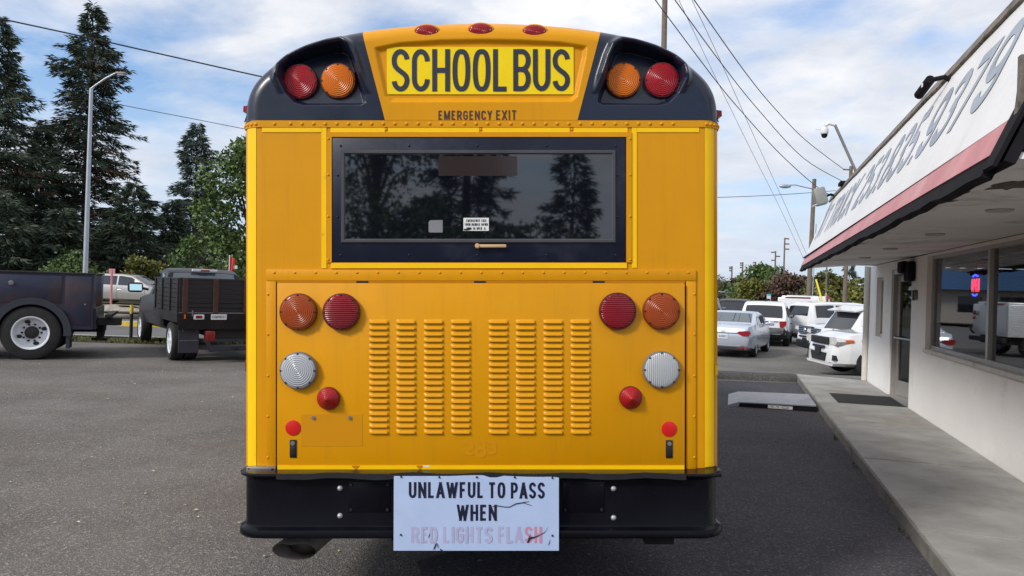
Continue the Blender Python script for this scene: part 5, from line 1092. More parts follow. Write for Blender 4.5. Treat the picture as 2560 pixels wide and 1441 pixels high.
for sg in (-1, 1): MB().prism([(3.4, 1.45), (3.45, 1.92), (4.15, 1.9), (4.6, 1.45)], sg * 1.0, sg * 1.006, 'x').build('side_window', 'car_glass', t)
ty, rm2 = wheel_mesh(.42, .26, 'rim_white', 5)
for y in (.95, 4.7):
    for sg in (-1, 1): w_ = obj('wheel', ty, t, (sg * .98, y, .422)); obj('rim', rm2, w_, None, (0, 0, 0 if sg > 0 else math.pi))
MB().tube([(.86, -.1, .8), (.86, -.22, .9), (.95, -.22, 1.05), (1.05, -.1, 1.1)], .04).build('hose_reel', 'trim_black', t)
# its twin stands hidden ahead of the bus and shows only in the office window
c2 = copy_tree(t); c2.location = (5.2, 33.0, -.295); c2.rotation_euler = (0, 0, R(60)); tag(c2, 'white service truck mirrored in the office window beside the neon sign', 'truck')
cx, cy = at(2118, 800, 33).xy
root, S = car_base('van', 'white_van', 'white van with dark side window behind the leaning yellow guy wire', 'van', (cx, cy), R(14), 'paint_white', 'rim_alloy')
# ---- minivan across the street
cx, cy = at(322, 760, 46).xy
root, S = car_base('van', 'minivan', 'beige silver minivan parked under the trees across the street', 'van', (cx, cy), R(-4), 'paint_champagne', 'rim_alloy', mirror='chrome')
# ================================================================ navy service truck (left edge)
q0 = gp(75, 900); hd = R(24)
t = thing('utility_truck', 'faded navy utility truck with white rear wheel and toolbox body', 'truck', (q0.x, q0.y, 0), hd)      # local +x towards its tail
Y0 = -.03
tb = MB().bb(-3.2, 1.06, .0, .5, .60, 1.70).build('toolbox_side', 'paint_navy', t)
ctr = MB().lathe([(.60, -.2), (.60, .46)], 40, 'y', (0, 0, .53)).build('cutter', 'trim_black', t); md = tb.modifiers.new('b', 'BOOLEAN'); md.operation = 'DIFFERENCE'; md.object = ctr; md.solver = 'EXACT'; md.material_mode = 'TRANSFER'
dg = bpy.context.evaluated_depsgraph_get(); nm = bpy.data.meshes.new_from_object(tb.evaluated_get(dg)); tb.modifiers.clear(); tb.data = nm; bpy.data.objects.remove(ctr)
MB().bb(-3.2, 1.06, 1.75, 2.25, .60, 1.70, .015).build('toolbox_side', 'paint_navy', t, 35); MB().bb(-3.2, 1.0, .5, 1.75, .85, 1.0).build('bed_floor', 'underbody', t)
MB().bb(-3.25, 1.08, -.03, .52, 1.70, 1.735, .008).bb(-3.25, 1.08, 1.73, 2.28, 1.70, 1.735, .008).build('top_rail', 'rack_dark', t)
for a, b in ((-3.1, -2.0), (-1.92, -.75), (-.68, .50), (.56, 1.02)): MB().bb(a, b, -.012, .0, 1.12 if b < .52 else .68, 1.66, .006).build('compartment_door', 'paint_navy', t, 35)
for x, z in ((-.35, 1.50), (-2.5, 1.5), (.92, 1.10)): MB().lathe([(.05 if z > 1.2 else .018, 0), (.045 if z > 1.2 else .018, -.02), (0, -.024)], 18, 'y', (x, -.012, z)).build('door_latch', 'galv', t)
mb = MB(); n = 28
for i in range(n + 1):
    a = math.pi * (i / n) * 1.06 - .1; 
    for r_, y in ((.56, -.06), (.69, -.06), (.69, .01), (.56, .01)): mb.v.append((math.cos(a) * r_, y, .53 + math.sin(a) * r_))
    if i: mb.f += [((i - 1) * 4 + j, (i - 1) * 4 + (j + 1) % 4, i * 4 + (j + 1) % 4, i * 4 + j) for j in range(4)]
mb.f += [(0, 1, 2, 3), (n * 4 + 3, n * 4 + 2, n * 4 + 1, n * 4)]
mb.build('fender_flare', 'flap_rubber', t, 40)
tr_ = MB().lathe([(.315, -.14), (.44, -.15), (.505, -.13), (.525, -.09), (.525, .10), (.505, .13), (.315, .14)], 44, 'y', cap=False).mesh('wheel', 'tyre_rubber', 40)
rb = MB().lathe([(.33, -.135), (.325, -.148), (.305, -.145), (.29, -.11), (.275, -.02), (.26, .02), (.13, .03), (.12, .02)], 40, 'y', cap=False); rmh = rb.mesh('rim', 'rim_white', 40)
hb = MB().lathe([(.125, .03), (.12, -.02), (.10, -.03), (.10, -.075), (.07, -.085), (0, -.085)], 28, 'y').mesh('hub', 'rack_dark', 40)
hole = MB().lathe([(.042, .012), (.036, .009), (0, .009)], 14, 'y').mesh('hand_hole', 'trim_black'); nutm = MB().lathe([(.020, .03), (.020, -.012), (0, -.014)], 8, 'y').mesh('lug_nut', 'rack_dark')
def dually(x, y, rotz=0):
    w_ = obj('wheel', tr_, t, (x, y, .526), (0, 0, rotz)); r2 = obj('rim', rmh, w_); obj('hub', hb, w_)
    for k in range(4): a = R(20 + 90 * k); obj('hand_hole', hole, w_, (.225 * math.cos(a), .003, .225 * math.sin(a)), None, (1.25, 1, .9))
    for k in range(10): a = R(36 * k); obj('lug_nut', nutm, w_, (.165 * math.cos(a), 0, .165 * math.sin(a)))
dually(0, .10); obj('wheel', tr_, t, (0, .42, .526)); dually(0, 2.15, math.pi); dually(-4.6, .2); dually(-4.6, 2.05, math.pi)
MB().bb(.60, .66, -.02, .45, .22, .62).build('mud_flap', 'flap_rubber', t); MB().bb(-5.4, 1.2, .75, .9, .5, .68).bb(-5.4, 1.2, 1.35, 1.5, .5, .68).build('chassis', 'underbody', t)
MB().bb(1.06, 1.10, .1, 2.15, .60, 1.02).build('tailgate', 'paint_navy', t); MB().bb(1.10, 1.54, .45, .8, .66, .82, .01).bb(1.26, 1.38, .1, 2.1, .84, .90).build('bumper_step', 'rack_dark', t); MB().bb(1.06, 1.18, .9, 1.3, .32, .7).tube([(1.12, 1.0, .36), (.96, 1.0, .34), (1.26, 1.0, .33)], .03).build('tow_hitch', 'rack_dark', t); MB().tube([(1.26, .5, .68), (1.22, .5, .45), (1.16, .5, .34)], .02).build('safety_chain', 'rack_dark', t)
MB().prism([(-3.3, .55), (-3.3, 2.25), (-3.6, 2.4), (-4.4, 2.35), (-4.9, 1.65), (-5.9, 1.45), (-6.0, .55)], .05, 2.2, 'y').build('cab', 'paint_navy', t)
for y0, y1 in ((.035, .05), (2.2, 2.215)): MB().prism([(-3.5, 1.6), (-3.55, 2.2), (-4.3, 2.18), (-4.75, 1.6)], y0, y1, 'y').build('side_window', 'car_glass', t)
MB().bb(-6.15, -5.95, 0, 2.25, .45, .75, .03).build('front_bumper', 'chrome', t)
# ================================================================ black stake-bed pickup
q0 = gp(437, 900); HD = R(90 + 34)       # heading: away and to the left
t = thing('stake_truck', 'black flatbed pickup with dark wooden stake sides beside the school bus', 'truck', (*fwd(q0.x, q0.y, HD, -.85, 1.0), 0), HD - math.pi / 2); ST = t
SP = dict(SHAPES['pickup']); SP.update(L=3.55, wb=3.6, top=[(0, 1.25), (.01, 1.35), (.07, 1.84), (.12, 1.91), (.25, 1.94), (.36, 1.90), (.52, 1.32), (.56, 1.28), (.92, 1.18), (.97, 1.05), (1, .72)], sh=[(0, 1.18), (.1, 1.25), (.5, 1.2), (.9, 1.1), (.97, .95), (1, .66)], hw=[(0, .94), (.03, .98), (.1, 1), (.85, 1), (.94, .96), (1, .74)], bot=[(0, .5), (.9, .45), (1, .5)], ws=(.37, .505), bg=(.012, .068), side=[(.13, .40)], fo=.9, wr=.40)
cb_ = loft(SP, 40).build('cab', 'paint_black', t, 34); SC = dict(SP); SC['wb'] = 0; cut_arches(cb_, SC)
cabo = [cb_, patch_top(SP, *SP['ws'], .05, 'windscreen', 'car_glass', t), patch_top(SP, .012, .068, .06, 'rear_window', 'car_glass_light', t)] + [patch_side(SP, .13, .40, sg, 'side_window', 'car_glass', t) for sg in (-1, 1)]
for o in cabo: o.location = (0, 2.9 + SP['L'] / 2, 0)
MB().bb(-.28, .28, 3.02, 3.12, 1.86, 1.91, .008).build('cargo_lamp', 'plate_white', t); MB().bb(-.1, .1, 3.005, 3.03, 1.865, 1.90, .004).build('brake_lamp', 'tail_red', t)
for sg in (-1, 1):
    m_ = MB().box((sg * 1.28, 4.55, 1.43), (.34, .10, .24), None, .06).tube([(sg * .98, 4.6, 1.38), (sg * 1.15, 4.58, 1.42)], .03).build('mirror', 'trim_black', t, 40); MB().box((sg * 1.28, 4.486, 1.43), (.27, .006, .16), Matrix.Rotation(R(-14), 3, 'X'), .002).build('mirror_glass', 'mirror_sky', m_)
BW = 1.12
MB().bb(-BW, BW, 0, 2.85, .92, 1.05, .01).build('flatbed', 'rack_dark', t); MB().bb(-BW, BW, -.03, 0.0, .72, 1.06, .005).build('tail_sill', 'paint_black', t); MB().bb(-BW - .02, -BW, 0, 2.85, .86, 1.06).bb(BW, BW + .02, 0, 2.85, .86, 1.06).build('side_rail', 'rack_dark', t)
slr = MB().box((0, 0, 0), (2 * BW - .04, .022, .085), None, .004).mesh('slat', 'rack_dark'); sls = MB().box((0, 0, 0), (.022, 2.78, .085), None, .004).mesh('slat', 'rack_dark')
for k in range(7):
    z = 1.12 + k * .098
    obj('slat', slr, t, (0, .03, z)); obj('slat', sls, t, (-BW + .03, 1.42, z)); obj('slat', sls, t, (BW - .03, 1.42, z)); obj('slat', slr, t, (0, 2.82, z))
MB().bb(-BW + .01, BW - .01, .01, .05, 1.755, 1.80, .006).bb(-BW + .01, -BW + .05, .05, 2.8, 1.755, 1.80, .006).bb(BW - .05, BW - .01, .05, 2.8, 1.755, 1.80, .006).build('top_rail', 'rack_dark', t)
pst = MB().box((0, 0, 0), (.10, .03, .74), None, .006).mesh('stake', 'wood_brown'); pss = MB().box((0, 0, 0), (.03, .09, .74), None, .006).mesh('stake', 'rack_dark')
for x in (-1.0, -.42, .18, .78): obj('stake', pst, t, (x, -.005, 1.42))
for y in (.12, .95, 1.85, 2.7):
    for sg in (-1, 1): obj('stake', pss, t, (sg * (BW - .003), y, 1.42))
for x in (-.86, .34): MB().bb(x - .012, x + .012, -.05, -.02, 1.0, 1.12).build('latch', 'galv', t)
o = MB().box((-.74, -.04, .985), (.20, .02, .11), None, .02).build('marker_lamp', 'plate_white', t); MB().box((-.74, -.052, .985), (.12, .012, .06), None, .01).build('lens', 'tail_red', o)
MB().box((-1.0, -.035, .99), (.03, .02, .09)).build('side_reflector', 'amber_lens', t); o = MB().box((-.36, -.04, .985), (.30, .012, .115)).build('maker_plate', 'plate_white', t); lettering('plate_print', 'CAMPWEST' .replace('V', 'W'), .05, .26, .009, lambda x, z, d: (-.49 + x, -.048 - d, .96 + z), 'galv', o)
tl = MB().box((-.50, .08, .58), (.22, .10, .26), None, .05).build('tail_lamp', 'tail_red', t, 40)
for sg in (-1, 1):
    f_ = MB().bb(sg * .70, sg * 1.08, .10, .13, .22, .90).build('mud_flap', 'flap_rubber', t); MB().bb(sg * .72, sg * 1.06, .094, .10, .47, .482).bb(sg * .74, sg * .752, .094, .10, .66, .9).bb(sg * 1.0, sg * 1.012, .094, .10, .66, .9).build('flap_trim', 'galv', f_)
MB().bb(-.62, .62, .06, .14, .42, .48).bb(-.48, .48, .02, .12, .24, .34, .01).prism([(-.60, .46), (-.52, .46), (-.42, .22), (-.50, .22)], .05, .12, 'y').prism([(.60, .46), (.52, .46), (.42, .22), (.50, .22)], .05, .12, 'y').build('hitch_bumper', 'flap_rubber', t); MB().bb(-.40, .40, .1, .16, .50, .74).build('license_panel', 'rack_dark', t); MB().bb(-.06, .06, -.04, .1, .25, .33, .01).build('hitch_receiver', 'rack_dark', t); MB().bb(-.45, -.33, .2, 5.6, .5, .66).bb(.33, .45, .2, 5.6, .5, .66).build('chassis', 'underbody', t)
ty, rm2 = wheel_mesh(.40, .24, 'rim_white', 8)
for y, xs_ in ((.85, (1.0, .74)), (2.9 + SP['L'] - SP['fo'], (.90,))):
    for sg in (-1, 1):
        for i, x in enumerate(xs_):
            w_ = obj('wheel', ty, t, (sg * x, y, .401)); 
            if i == 0: obj('rim', rm2, w_, None, (0, 0, 0 if sg > 0 else math.pi))

for o in ST.children:
    if o.name.split('.')[0] in ('flatbed', 'tail_sill', 'side_rail', 'slat', 'top_rail', 'stake', 'latch', 'marker_lamp', 'side_reflector', 'maker_plate', 'tail_lamp', 'mud_flap', 'license_panel'): o.scale.z = .945; o.location.z *= .945
# ================================================================ trees
mat('bark', (0.07, 0.05, 0.038), .95, var=.4, vscale=8, bump=.8, bscale=25)
mat('needles_dark', (0.046, 0.068, 0.042), .75, island=.5, var=.3, vscale=.5); mat('needles_blue', (0.058, 0.084, 0.066), .75, island=.45, var=.3, vscale=.5); mat('needles_brown', (0.075, 0.048, 0.028), .8, island=.5)
mat('leaves_green', (0.072, 0.120, 0.024), .6, island=.55, var=.3, vscale=.5); mat('leaves_yellow', (0.12, 0.125, 0.022), .6, island=.5, var=.3, vscale=.6); mat('leaves_russet', (0.085, 0.050, 0.032), .65, island=.5, var=.3, vscale=.5); mat('leaves_olive', (0.075, 0.085, 0.028), .65, island=.5, var=.35, vscale=.5)
def leaf_mesh(name, P, D, W_, m):     # P base points, D leaf vectors, W_ side vectors: kite-shaped leaves
    P = np.asarray(P); D = np.asarray(D); W_ = np.asarray(W_); n = len(P); v = np.empty((n, 4, 3)); v[:, 0] = P; v[:, 1] = P + D * .45 + W_; v[:, 2] = P + D; v[:, 3] = P + D * .45 - W_
    me = bpy.data.meshes.new(name); me.vertices.add(4 * n); me.vertices.foreach_set('co', v.reshape(-1)); me.loops.add(4 * n); me.polygons.add(n)
    me.loops.foreach_set('vertex_index', np.arange(4 * n, dtype=np.int32)); me.polygons.foreach_set('loop_start', np.arange(0, 4 * n, 4, dtype=np.int32)); me.update(calc_edges=True); me.materials.append(MATS[m]); return me
def conifer(label, loc, H, Rm, seed, m='needles_dark', dens=1.0, name='conifer_tree', group=None, dead=0.0, leaf=.55, skirt=.05, sparse=.0):
    rg = np.random.default_rng(seed); root = thing(name, label, 'tree', (loc[0], loc[1], gz(*loc[:2])), rg.uniform(0, 6), group)
    tk = MB().tube([(0, 0, -.1), (rg.normal(0, .05), 0, H * .4), (rg.normal(0, .05), rg.normal(0, .05), H * .75), (0, 0, H)], [H * .017, H * .012, H * .006, .015], 9)
    P, D, W_, PD, DD, WD = [], [], [], [], [], []; z = H * skirt; nb = int(H * 11 * dens); gaps = rg.uniform(.55, 1.2, 40)
    for i in range(nb):
        t_ = (i + rg.random()) / nb; z = H * (skirt + (1 - skirt) * t_ ** 1.0); prof = (1 - t_) ** .62 * (.82 + .18 * math.sin(t_ * 23 + seed)); az = rg.uniform(0, 6.283)
        L_ = max(.25, Rm * prof * gaps[int((az / 6.283 * 8 + t_ * 40) % 40)] * rg.uniform(.75, 1.12)); rise = rg.uniform(.05, .4) + .5 * t_
        if rg.random() < sparse: continue
        dead_b = rg.random() < dead and .2 < t_ < .8; c, s = math.cos(az), math.sin(az)
        k = np.linspace(0, 1, 5); pts = [(c * L_ * q, s * L_ * q, z + L_ * (rise * q - .62 * q * q + .22 * q ** 4)) for q in k]
        if L_ > 1.2: tk.tube(pts, [.03 + .012 * L_, .02 + .008 * L_, .02, .012, .006], 4, False)
        nl = int((10 + L_ * 24) * (1.0 if not dead_b else .7))
        q = rg.uniform(.12, 1, nl) ** .75; base = np.stack([c * L_ * q, s * L_ * q, z + L_ * (rise * q - .62 * q * q + .22 * q ** 4)], 1)
        wid = (.10 + .24 * L_ * (1 - q) * 1.3); lat = rg.normal(0, 1, nl) * wid * .55
        base[:, 0] += -s * lat; base[:, 1] += c * lat; base[:, 2] += -np.abs(rg.normal(0, .13, nl)) - .1 * np.abs(lat)
        dr = np.stack([c * .75 - s * np.sign(lat) * rg.uniform(.1, 1, nl), s * .75 + c * np.sign(lat) * rg.uniform(.1, 1, nl), rg.uniform(-.75, .18, nl)], 1); dr /= np.linalg.norm(dr, axis=1)[:, None]
        ln = rg.uniform(.55, 1.2, nl)[:, None] * leaf; dv = dr * ln; sv = np.cross(dr, rg.normal(0, 1, (nl, 3))); sv /= np.linalg.norm(sv, axis=1)[:, None] + 1e-9; sv *= ln * .085
        for A_, B_, C_ in ((PD, DD, WD) if dead_b else (P, D, W_),): A_.append(base); B_.append(dv); C_.append(sv)
    tk.build('trunk', 'bark', root, 60, fix=False); obj('crown', leaf_mesh('crown', np.concatenate(P), np.concatenate(D), np.concatenate(W_), m), root)
    if PD: obj('dead_branches', leaf_mesh('dead_branches', np.concatenate(PD), np.concatenate(DD), np.concatenate(WD), 'needles_brown'), root)['kind'] = 'stuff'
    return root
def broadleaf(label, loc, H, Rw, seed, m='leaves_green', n=9000, leaf=.24, name='leafy_tree', group=None, base=.18, cat='tree', lobes=16, squash=1.0):
    rg = np.random.default_rng(seed); root = thing(name, label, cat, (loc[0], loc[1], gz(*loc[:2])), 0, group); tk = MB().tube([(0, 0, -.1), (.05, 0, H * .25), (rg.normal(0, .15), rg.normal(0, .15), H * .55), (0, 0, H * .85)], [H * .022, H * .017, H * .010, .02], 8)
    P, D, W_ = [], [], []
    for i in range(lobes):
        a = rg.uniform(0, 6.283); u = rg.uniform(0, 1); zc_ = H * (base + (1 - base) * (.12 + .78 * u)); env = math.sin(math.pi * min(1, max(0.06, (zc_ / H - base * .6) / (1.02 - base * .6)))) ** .6; rr2 = Rw * env * rg.uniform(.25, .72); c = np.array([math.cos(a) * rr2, math.sin(a) * rr2, zc_]); R_ = Rw * rg.uniform(.28, .46) * (.6 + .4 * env)
        tk.tube([(0, 0, max(H * .15, zc_ * .6)), tuple(c * [.5, .5, 1] - [0, 0, R_ * .5]), tuple(c)], [H * .008, H * .005, .01], 5, False)
        k = n // lobes; d = rg.normal(0, 1, (k, 3)); d /= np.linalg.norm(d, axis=1)[:, None]; r_ = R_ * rg.uniform(.35, 1.08, (k, 1)) ** .5 * (1 + .22 * np.sin(d[:, :1] * 5 + i) * np.cos(d[:, 2:] * 6)); p = c + d * r_ * [1, 1, .82 * squash]
        dv = rg.normal(0, 1, (k, 3)) + d * .6 + [0, 0, -.25]; dv /= np.linalg.norm(dv, axis=1)[:, None]; ln = rg.uniform(.6, 1.25, (k, 1)) * leaf; sv = np.cross(dv, rg.normal(0, 1, (k, 3))); sv /= np.linalg.norm(sv, axis=1)[:, None] + 1e-9
        P.append(p); D.append(dv * ln); W_.append(sv * ln * .36)
    tk.build('trunk', 'bark', root, 60, fix=False); P = np.concatenate(P); P[:, 2] = np.maximum(P[:, 2], .05); obj('crown', leaf_mesh('crown', P, np.concatenate(D), np.concatenate(W_), m), root); return root
def tpos(px, Y): q = at(px, 700, Y); return (q.x, q.y)
def hgt(py, px, Y): return at(px, py, Y).z
g1 = 'conifers across the street'
conifer('tallest dark conifer with a ragged tip behind the silver street lamp', tpos(212, 60), hgt(12, 205, 60), 6.3, 3, dens=1.9, group=g1, dead=.22, leaf=.62)
conifer('broad dark conifer cut off by the left edge behind the navy truck', tpos(-25, 54), hgt(40, -20, 54), 6.6, 5, dens=1.9, group=g1, leaf=.6, dead=.1)
conifer('slim blue green conifer between the tallest one and the leafy tree', tpos(482, 70), hgt(308, 495, 70), 4.8, 8, 'needles_blue', dens=1.9, group=g1, leaf=.6)
conifer('lower bushy conifer filling the gap left of the street lamp', tpos(95, 57), hgt(330, 95, 57), 4.6, 12, dens=1.7, group=g1, leaf=.62, dead=.12)
conifer('dense low conifer standing over the parked minivan', tpos(330, 56), hgt(455, 330, 56), 4.4, 14, dens=2.2, group=g1, leaf=.6)
conifer('dark low conifer beneath the slim blue green one', tpos(425, 62), hgt(505, 425, 62), 4.0, 15, dens=2.4, group=g1, leaf=.6)
conifer('low dark conifer directly behind the navy truck body', tpos(150, 52), hgt(520, 150, 52), 3.9, 17, dens=2.4, group=g1, leaf=.58)
conifer('low dark conifer at the left edge below the broad one', tpos(20, 50), hgt(500, 20, 50), 3.8, 18, dens=2.4, group=g1, leaf=.58)
broadleaf('green leafy tree turning yellow at its tips right beside the school bus', tpos(622, 47), hgt(328, 620, 47), 3.6, 21, 'leaves_green', 15000, .25, base=.12, lobes=24)
broadleaf('yellow green roadside bush behind the black truck mirror', tpos(362, 50), 2.9, 1.9, 22, 'leaves_yellow', 3500, .22, 'roadside_bush', base=.0, cat='bush', lobes=9)
broadleaf('dark hedge clump under the conifers behind the stake truck', tpos(500, 52), 4.6, 3.4, 23, 'leaves_green', 6000, .24, 'hedge_bush', base=.0, cat='bush', lobes=14)
broadleaf('low dark shrub under the conifers left of the minivan', tpos(215, 50), 3.4, 2.6, 24, 'leaves_green', 5000, .22, 'hedge_bush', base=.0, cat='bush', lobes=12)
g2 = 'far trees beyond the lot'
for (lb, px, Y, pt, rw_, sd_, m_n) in (('far pale green tree farthest down the road by the overpass', 1812, 190, 702, 7.5, 31, 'leaves_olive'), ('far rounded dark tree right behind the green road sign pole', 1866, 120, 700, 4.4, 33, 'leaves_russet'), ('far tall willow like tree beside the bare wooden pole', 1905, 105, 668, 5.0, 34, 'leaves_green'), ('far yellow green tree just left of the willow like one', 1880, 100, 712, 3.4, 35, 'leaves_yellow'), ('far dark red leaved tree behind the white sport utility car', 1952, 98, 702, 3.6, 36, 'leaves_russet'), ('far brown green tree left of the cobra lamp pole', 1990, 92, 682, 4.2, 37, 'leaves_russet'), ('far green tree right of the cobra lamp pole', 2052, 86, 690, 3.4, 38, 'leaves_olive'), ('far yellowing tree behind the white van', 2105, 84, 702, 3.6, 39, 'leaves_yellow'), ('far small green tree above the red roof', 2150, 88, 722, 2.6, 40, 'leaves_olive')):
    broadleaf(lb, tpos(px, Y), hgt(pt, px, Y) + .3, rw_, sd_, m_n, 6500, .44, group=g2, base=.02, lobes=15)
conifer('far ragged conifer behind the yellowing tree under the soffit', tpos(2122, 88), hgt(652, 2120, 88), 2.6, 41, dens=1.0, group=g2, leaf=.6)
conifer('far spindly conifer standing next to the green road sign', tpos(1826, 170), hgt(700, 1826, 170), 4.0, 42, dens=.7, group=g2, leaf=1.0)
# trees behind the camera: they show only as reflections in the bus window
g3 = 'trees mirrored in the bus window'
def back(px, D): return ((px - 1280) / FPX * (D + 7.9), -D)
conifer('dark conifer mirrored at the right of the bus window', back(1425, 27), 8.6, 3.0, 51, dens=1.6, group=g3, leaf=.5)
conifer('tall dark conifer mirrored at the middle of the bus window', back(1160, 26), 15.5, 3.6, 52, dens=1.5, group=g3, leaf=.55)
broadleaf('bare spreading tree mirrored at the left of the bus window', back(930, 24), 12, 4.2, 53, 'leaves_green', 7000, .22, group=g3, lobes=22)
broadleaf('low dark bushes mirrored along the foot of the bus window', back(1330, 22), 4.0, 3.2, 54, 'leaves_green', 5000, .24, 'mirrored_bush', g3, base=0, cat='bush', lobes=14)
broadleaf('low dark bushes mirrored at the lower left of the bus window', back(1050, 21), 4.8, 4.0, 55, 'leaves_green', 5000, .24, 'mirrored_bush', g3, base=0, cat='bush', lobes=14)
broadleaf('low dark bushes mirrored at the lower right of the bus window', back(1520, 23), 4.2, 3.0, 56, 'leaves_green', 5000, .24, 'mirrored_bush', g3, base=0, cat='bush', lobes=14)
# ================================================================ poles, lamps, wires
mat('pole_wood', (0.17, 0.135, 0.105), .9, var=.25, vscale=3, bump=.4, bscale=20); mat('pole_steel', (0.42, 0.45, 0.50), .45, metal=.5, var=.08); mat('wire_black', (0.012, 0.012, 0.014), .6); mat('wire_grey', (0.10, 0.10, 0.11), .6); mat('guard_yellow', (0.62, 0.52, 0.02), .5); mat('rail_black', (0.014, 0.014, 0.020), .5)
def local(root, q): return Vector(q) - root.location
def pole(name, label, cat, base, top, r0, r1, m, group=None, n=10):
    b = Vector((base[0], base[1], gz(base[0], base[1]))); t = thing(name, label, cat, b, 0, group); MB().tube([(0, 0, -.2), local(t, top)], [r0, r1], n).build('pole', m, t, 60); return t
# left street lamp
Yl = 24.0; bt = at(213, 690, Yl); tp = at(228, 222, Yl)
t = pole('street_lamp', 'slim silver street lamp with curved arm behind the navy truck', 'street lamp', (bt.x, bt.y), tp, .085, .055, 'pole_steel')
arm = [tp, at(240, 213, Yl), at(265, 196, Yl), at(290, 183, Yl), at(303, 182, Yl)]; MB().tube([local(t, q) for q in arm], .03, 8).build('arm', 'pole_steel', t, 60)
c = local(t, at(303, 184, Yl)); MB().box(c, (.34, .16, .07), None, .03).build('lamp_head', 'lamp_grey', t, 40); MB().box(c - Vector((0, 0, .045)), (.2, .12, .03), None, .01).build('lens', 'lens_clear', t)
# utility poles
t = pole('utility_pole', 'tall bare grey pole rising behind the right shoulder of the school bus', 'pole', at(1650, 700, 38).xy, at(1664, -90, 38), .17, .135, 'pole_wood', 'utility poles')
Yp = 44.0; t = pole('utility_pole', 'wooden pole with cobra head street lamp standing behind the roof sign', 'pole', at(2020, 745, Yp).xy, at(2036, 448, Yp), .15, .11, 'pole_wood', 'utility poles')
arm = [at(2034, 473, Yp), at(2010, 468, Yp), at(1990, 463, Yp), at(1975, 463, Yp)]; MB().tube([local(t, q) for q in arm], .035, 8).build('arm', 'pole_steel', t, 60); hd2 = MB(); q = local(t, at(1963, 466, Yp)); hd2.lathe([(.0, .36), (.07, .3), (.12, .1), (.13, -.1), (.09, -.28), (0, -.36)], 14, 'x', q); hd2.build('lamp_head', 'pole_steel', t, 60)
MB().tube([local(t, at(2032, 560, Yp)) + Vector((.18, -.05, 0)), local(t, at(2022, 745, Yp)) + Vector((.18, -.05, 0))], .03, 8).build('conduit', 'pole_steel', t)
Yq = 50.0; t = pole('utility_pole', 'wooden pole with two short arms just showing above the roof edge', 'pole', at(2110, 745, Yq).xy, at(2128, 416, Yq), .14, .11, 'pole_wood', 'utility poles')
for py in (424, 456): MB().tube([local(t, at(2108, py, Yq)), local(t, at(2128, py + 1, Yq))], .05, 6).build('crossarm', 'pole_wood', t)
for i, (px, pt, pb, Y, arms, lb) in enumerate(((1962, 595, 760, 95, (597, 610, 623), 'far wooden pole with three arms above the red leaved tree'), (1939, 628, 760, 120, (631, 641, 651), 'far wooden pole with staggered arms beside the three armed one'), (1889, 655, 760, 145, (657, 663, 668), 'far brown pole rising before the willow like tree'), (1857, 656, 760, 170, (658, 663, 669), 'far grey pole behind the green road sign'), (1830, 666, 760, 200, (668, 672, 677), 'farthest thin pole beside the spindly conifer'), (2118, 672, 760, 70, (), 'stout bare trunk like pole under the soffit corner'), (2067, 668, 760, 75, (), 'slim grey pole half hidden by the soffit'))):
    lean = (760 - pt) * .03; t = pole('utility_pole', lb, 'pole', at(px - lean, 760, Y).xy, at(px, pt, Y), .0013 * Y, .0010 * Y, 'pole_wood', 'utility poles', 8)
    for k, py in enumerate(arms):
        sgx = (1, 1, 1) if i == 0 else (-1, 1, -1) if i == 1 else (-1, -1, -1); MB().tube([local(t, at(px, py, Y)), local(t, at(px + sgx[k] * (11 if i < 2 else 7), py + .5, Y))], .0009 * Y, 5).build('crossarm', 'pole_wood', t)
def wire(name, label, pts, Ya, Yb, r, m='wire_black', group='overhead wires'):
    P3 = [at(px, py, Ya + (Yb - Ya) * i / (len(pts) - 1)) for i, (px, py) in enumerate(pts)]; P3 = spline(P3, 6)
    o = MB().tube(P3, r, 5).build(name, m); return tag(o, label, 'cable', group)
wire('power_cable', 'thick black cable sagging across the conifers to the school bus roof', [(-60, 35), (0, 47), (200, 90), (400, 135), (640, 189), (800, 222)], 26, 30, .028)
wire('power_cable', 'thin cable running out of the conifers to the bus corner', [(250, 252), (350, 272), (480, 297), (612, 323), (700, 340)], 40, 44, .02, 'wire_grey')
wire('power_cable', 'rightmost long cable sweeping down to the upper pole arm', [(1700, -50), (1735, 0), (1857, 173), (1930, 264), (2013, 350), (2108, 423)], 22, 50, .022, 'wire_grey')
wire('power_cable', 'middle long cable sweeping down to the lower pole arm', [(1655, -45), (1687, 0), (1801, 156), (1895, 274), (2009, 396), (2110, 456)], 22, 50, .022, 'wire_grey')
wire('power_cable', 'left long cable passing the grey pole and ending behind the floodlight', [(1600, -52), (1638, 0), (1669, 42), (1794, 208), (1864, 291), (1947, 382), (2034, 461), (2090, 497)], 24, 46, .022, 'wire_grey')
wire('power_cable', 'thin steep wire with a small clamp, the left one of two', [(1675, -50), (1697, 0), (1720, 49), (1794, 205), (1881, 383), (1940, 500), (2008, 645)], 30, 70, .014, 'wire_grey')
wire('power_cable', 'thin steep wire ending at the roof sign corner, the right one of two', [(1712, -50), (1730, 0), (1798, 146), (1880, 330), (1935, 451), (1975, 540), (2022, 650)], 30, 70, .014, 'wire_grey')
wire('power_cable', 'nearly level cable between the bus side and the floodlight', [(1700, 494), (1793, 494), (1900, 490), (2000, 484), (2090, 477)], 40, 46, .018, 'wire_grey')
for px, py, Y in ((1881, 383, 56), (1935, 451, 60)): pass
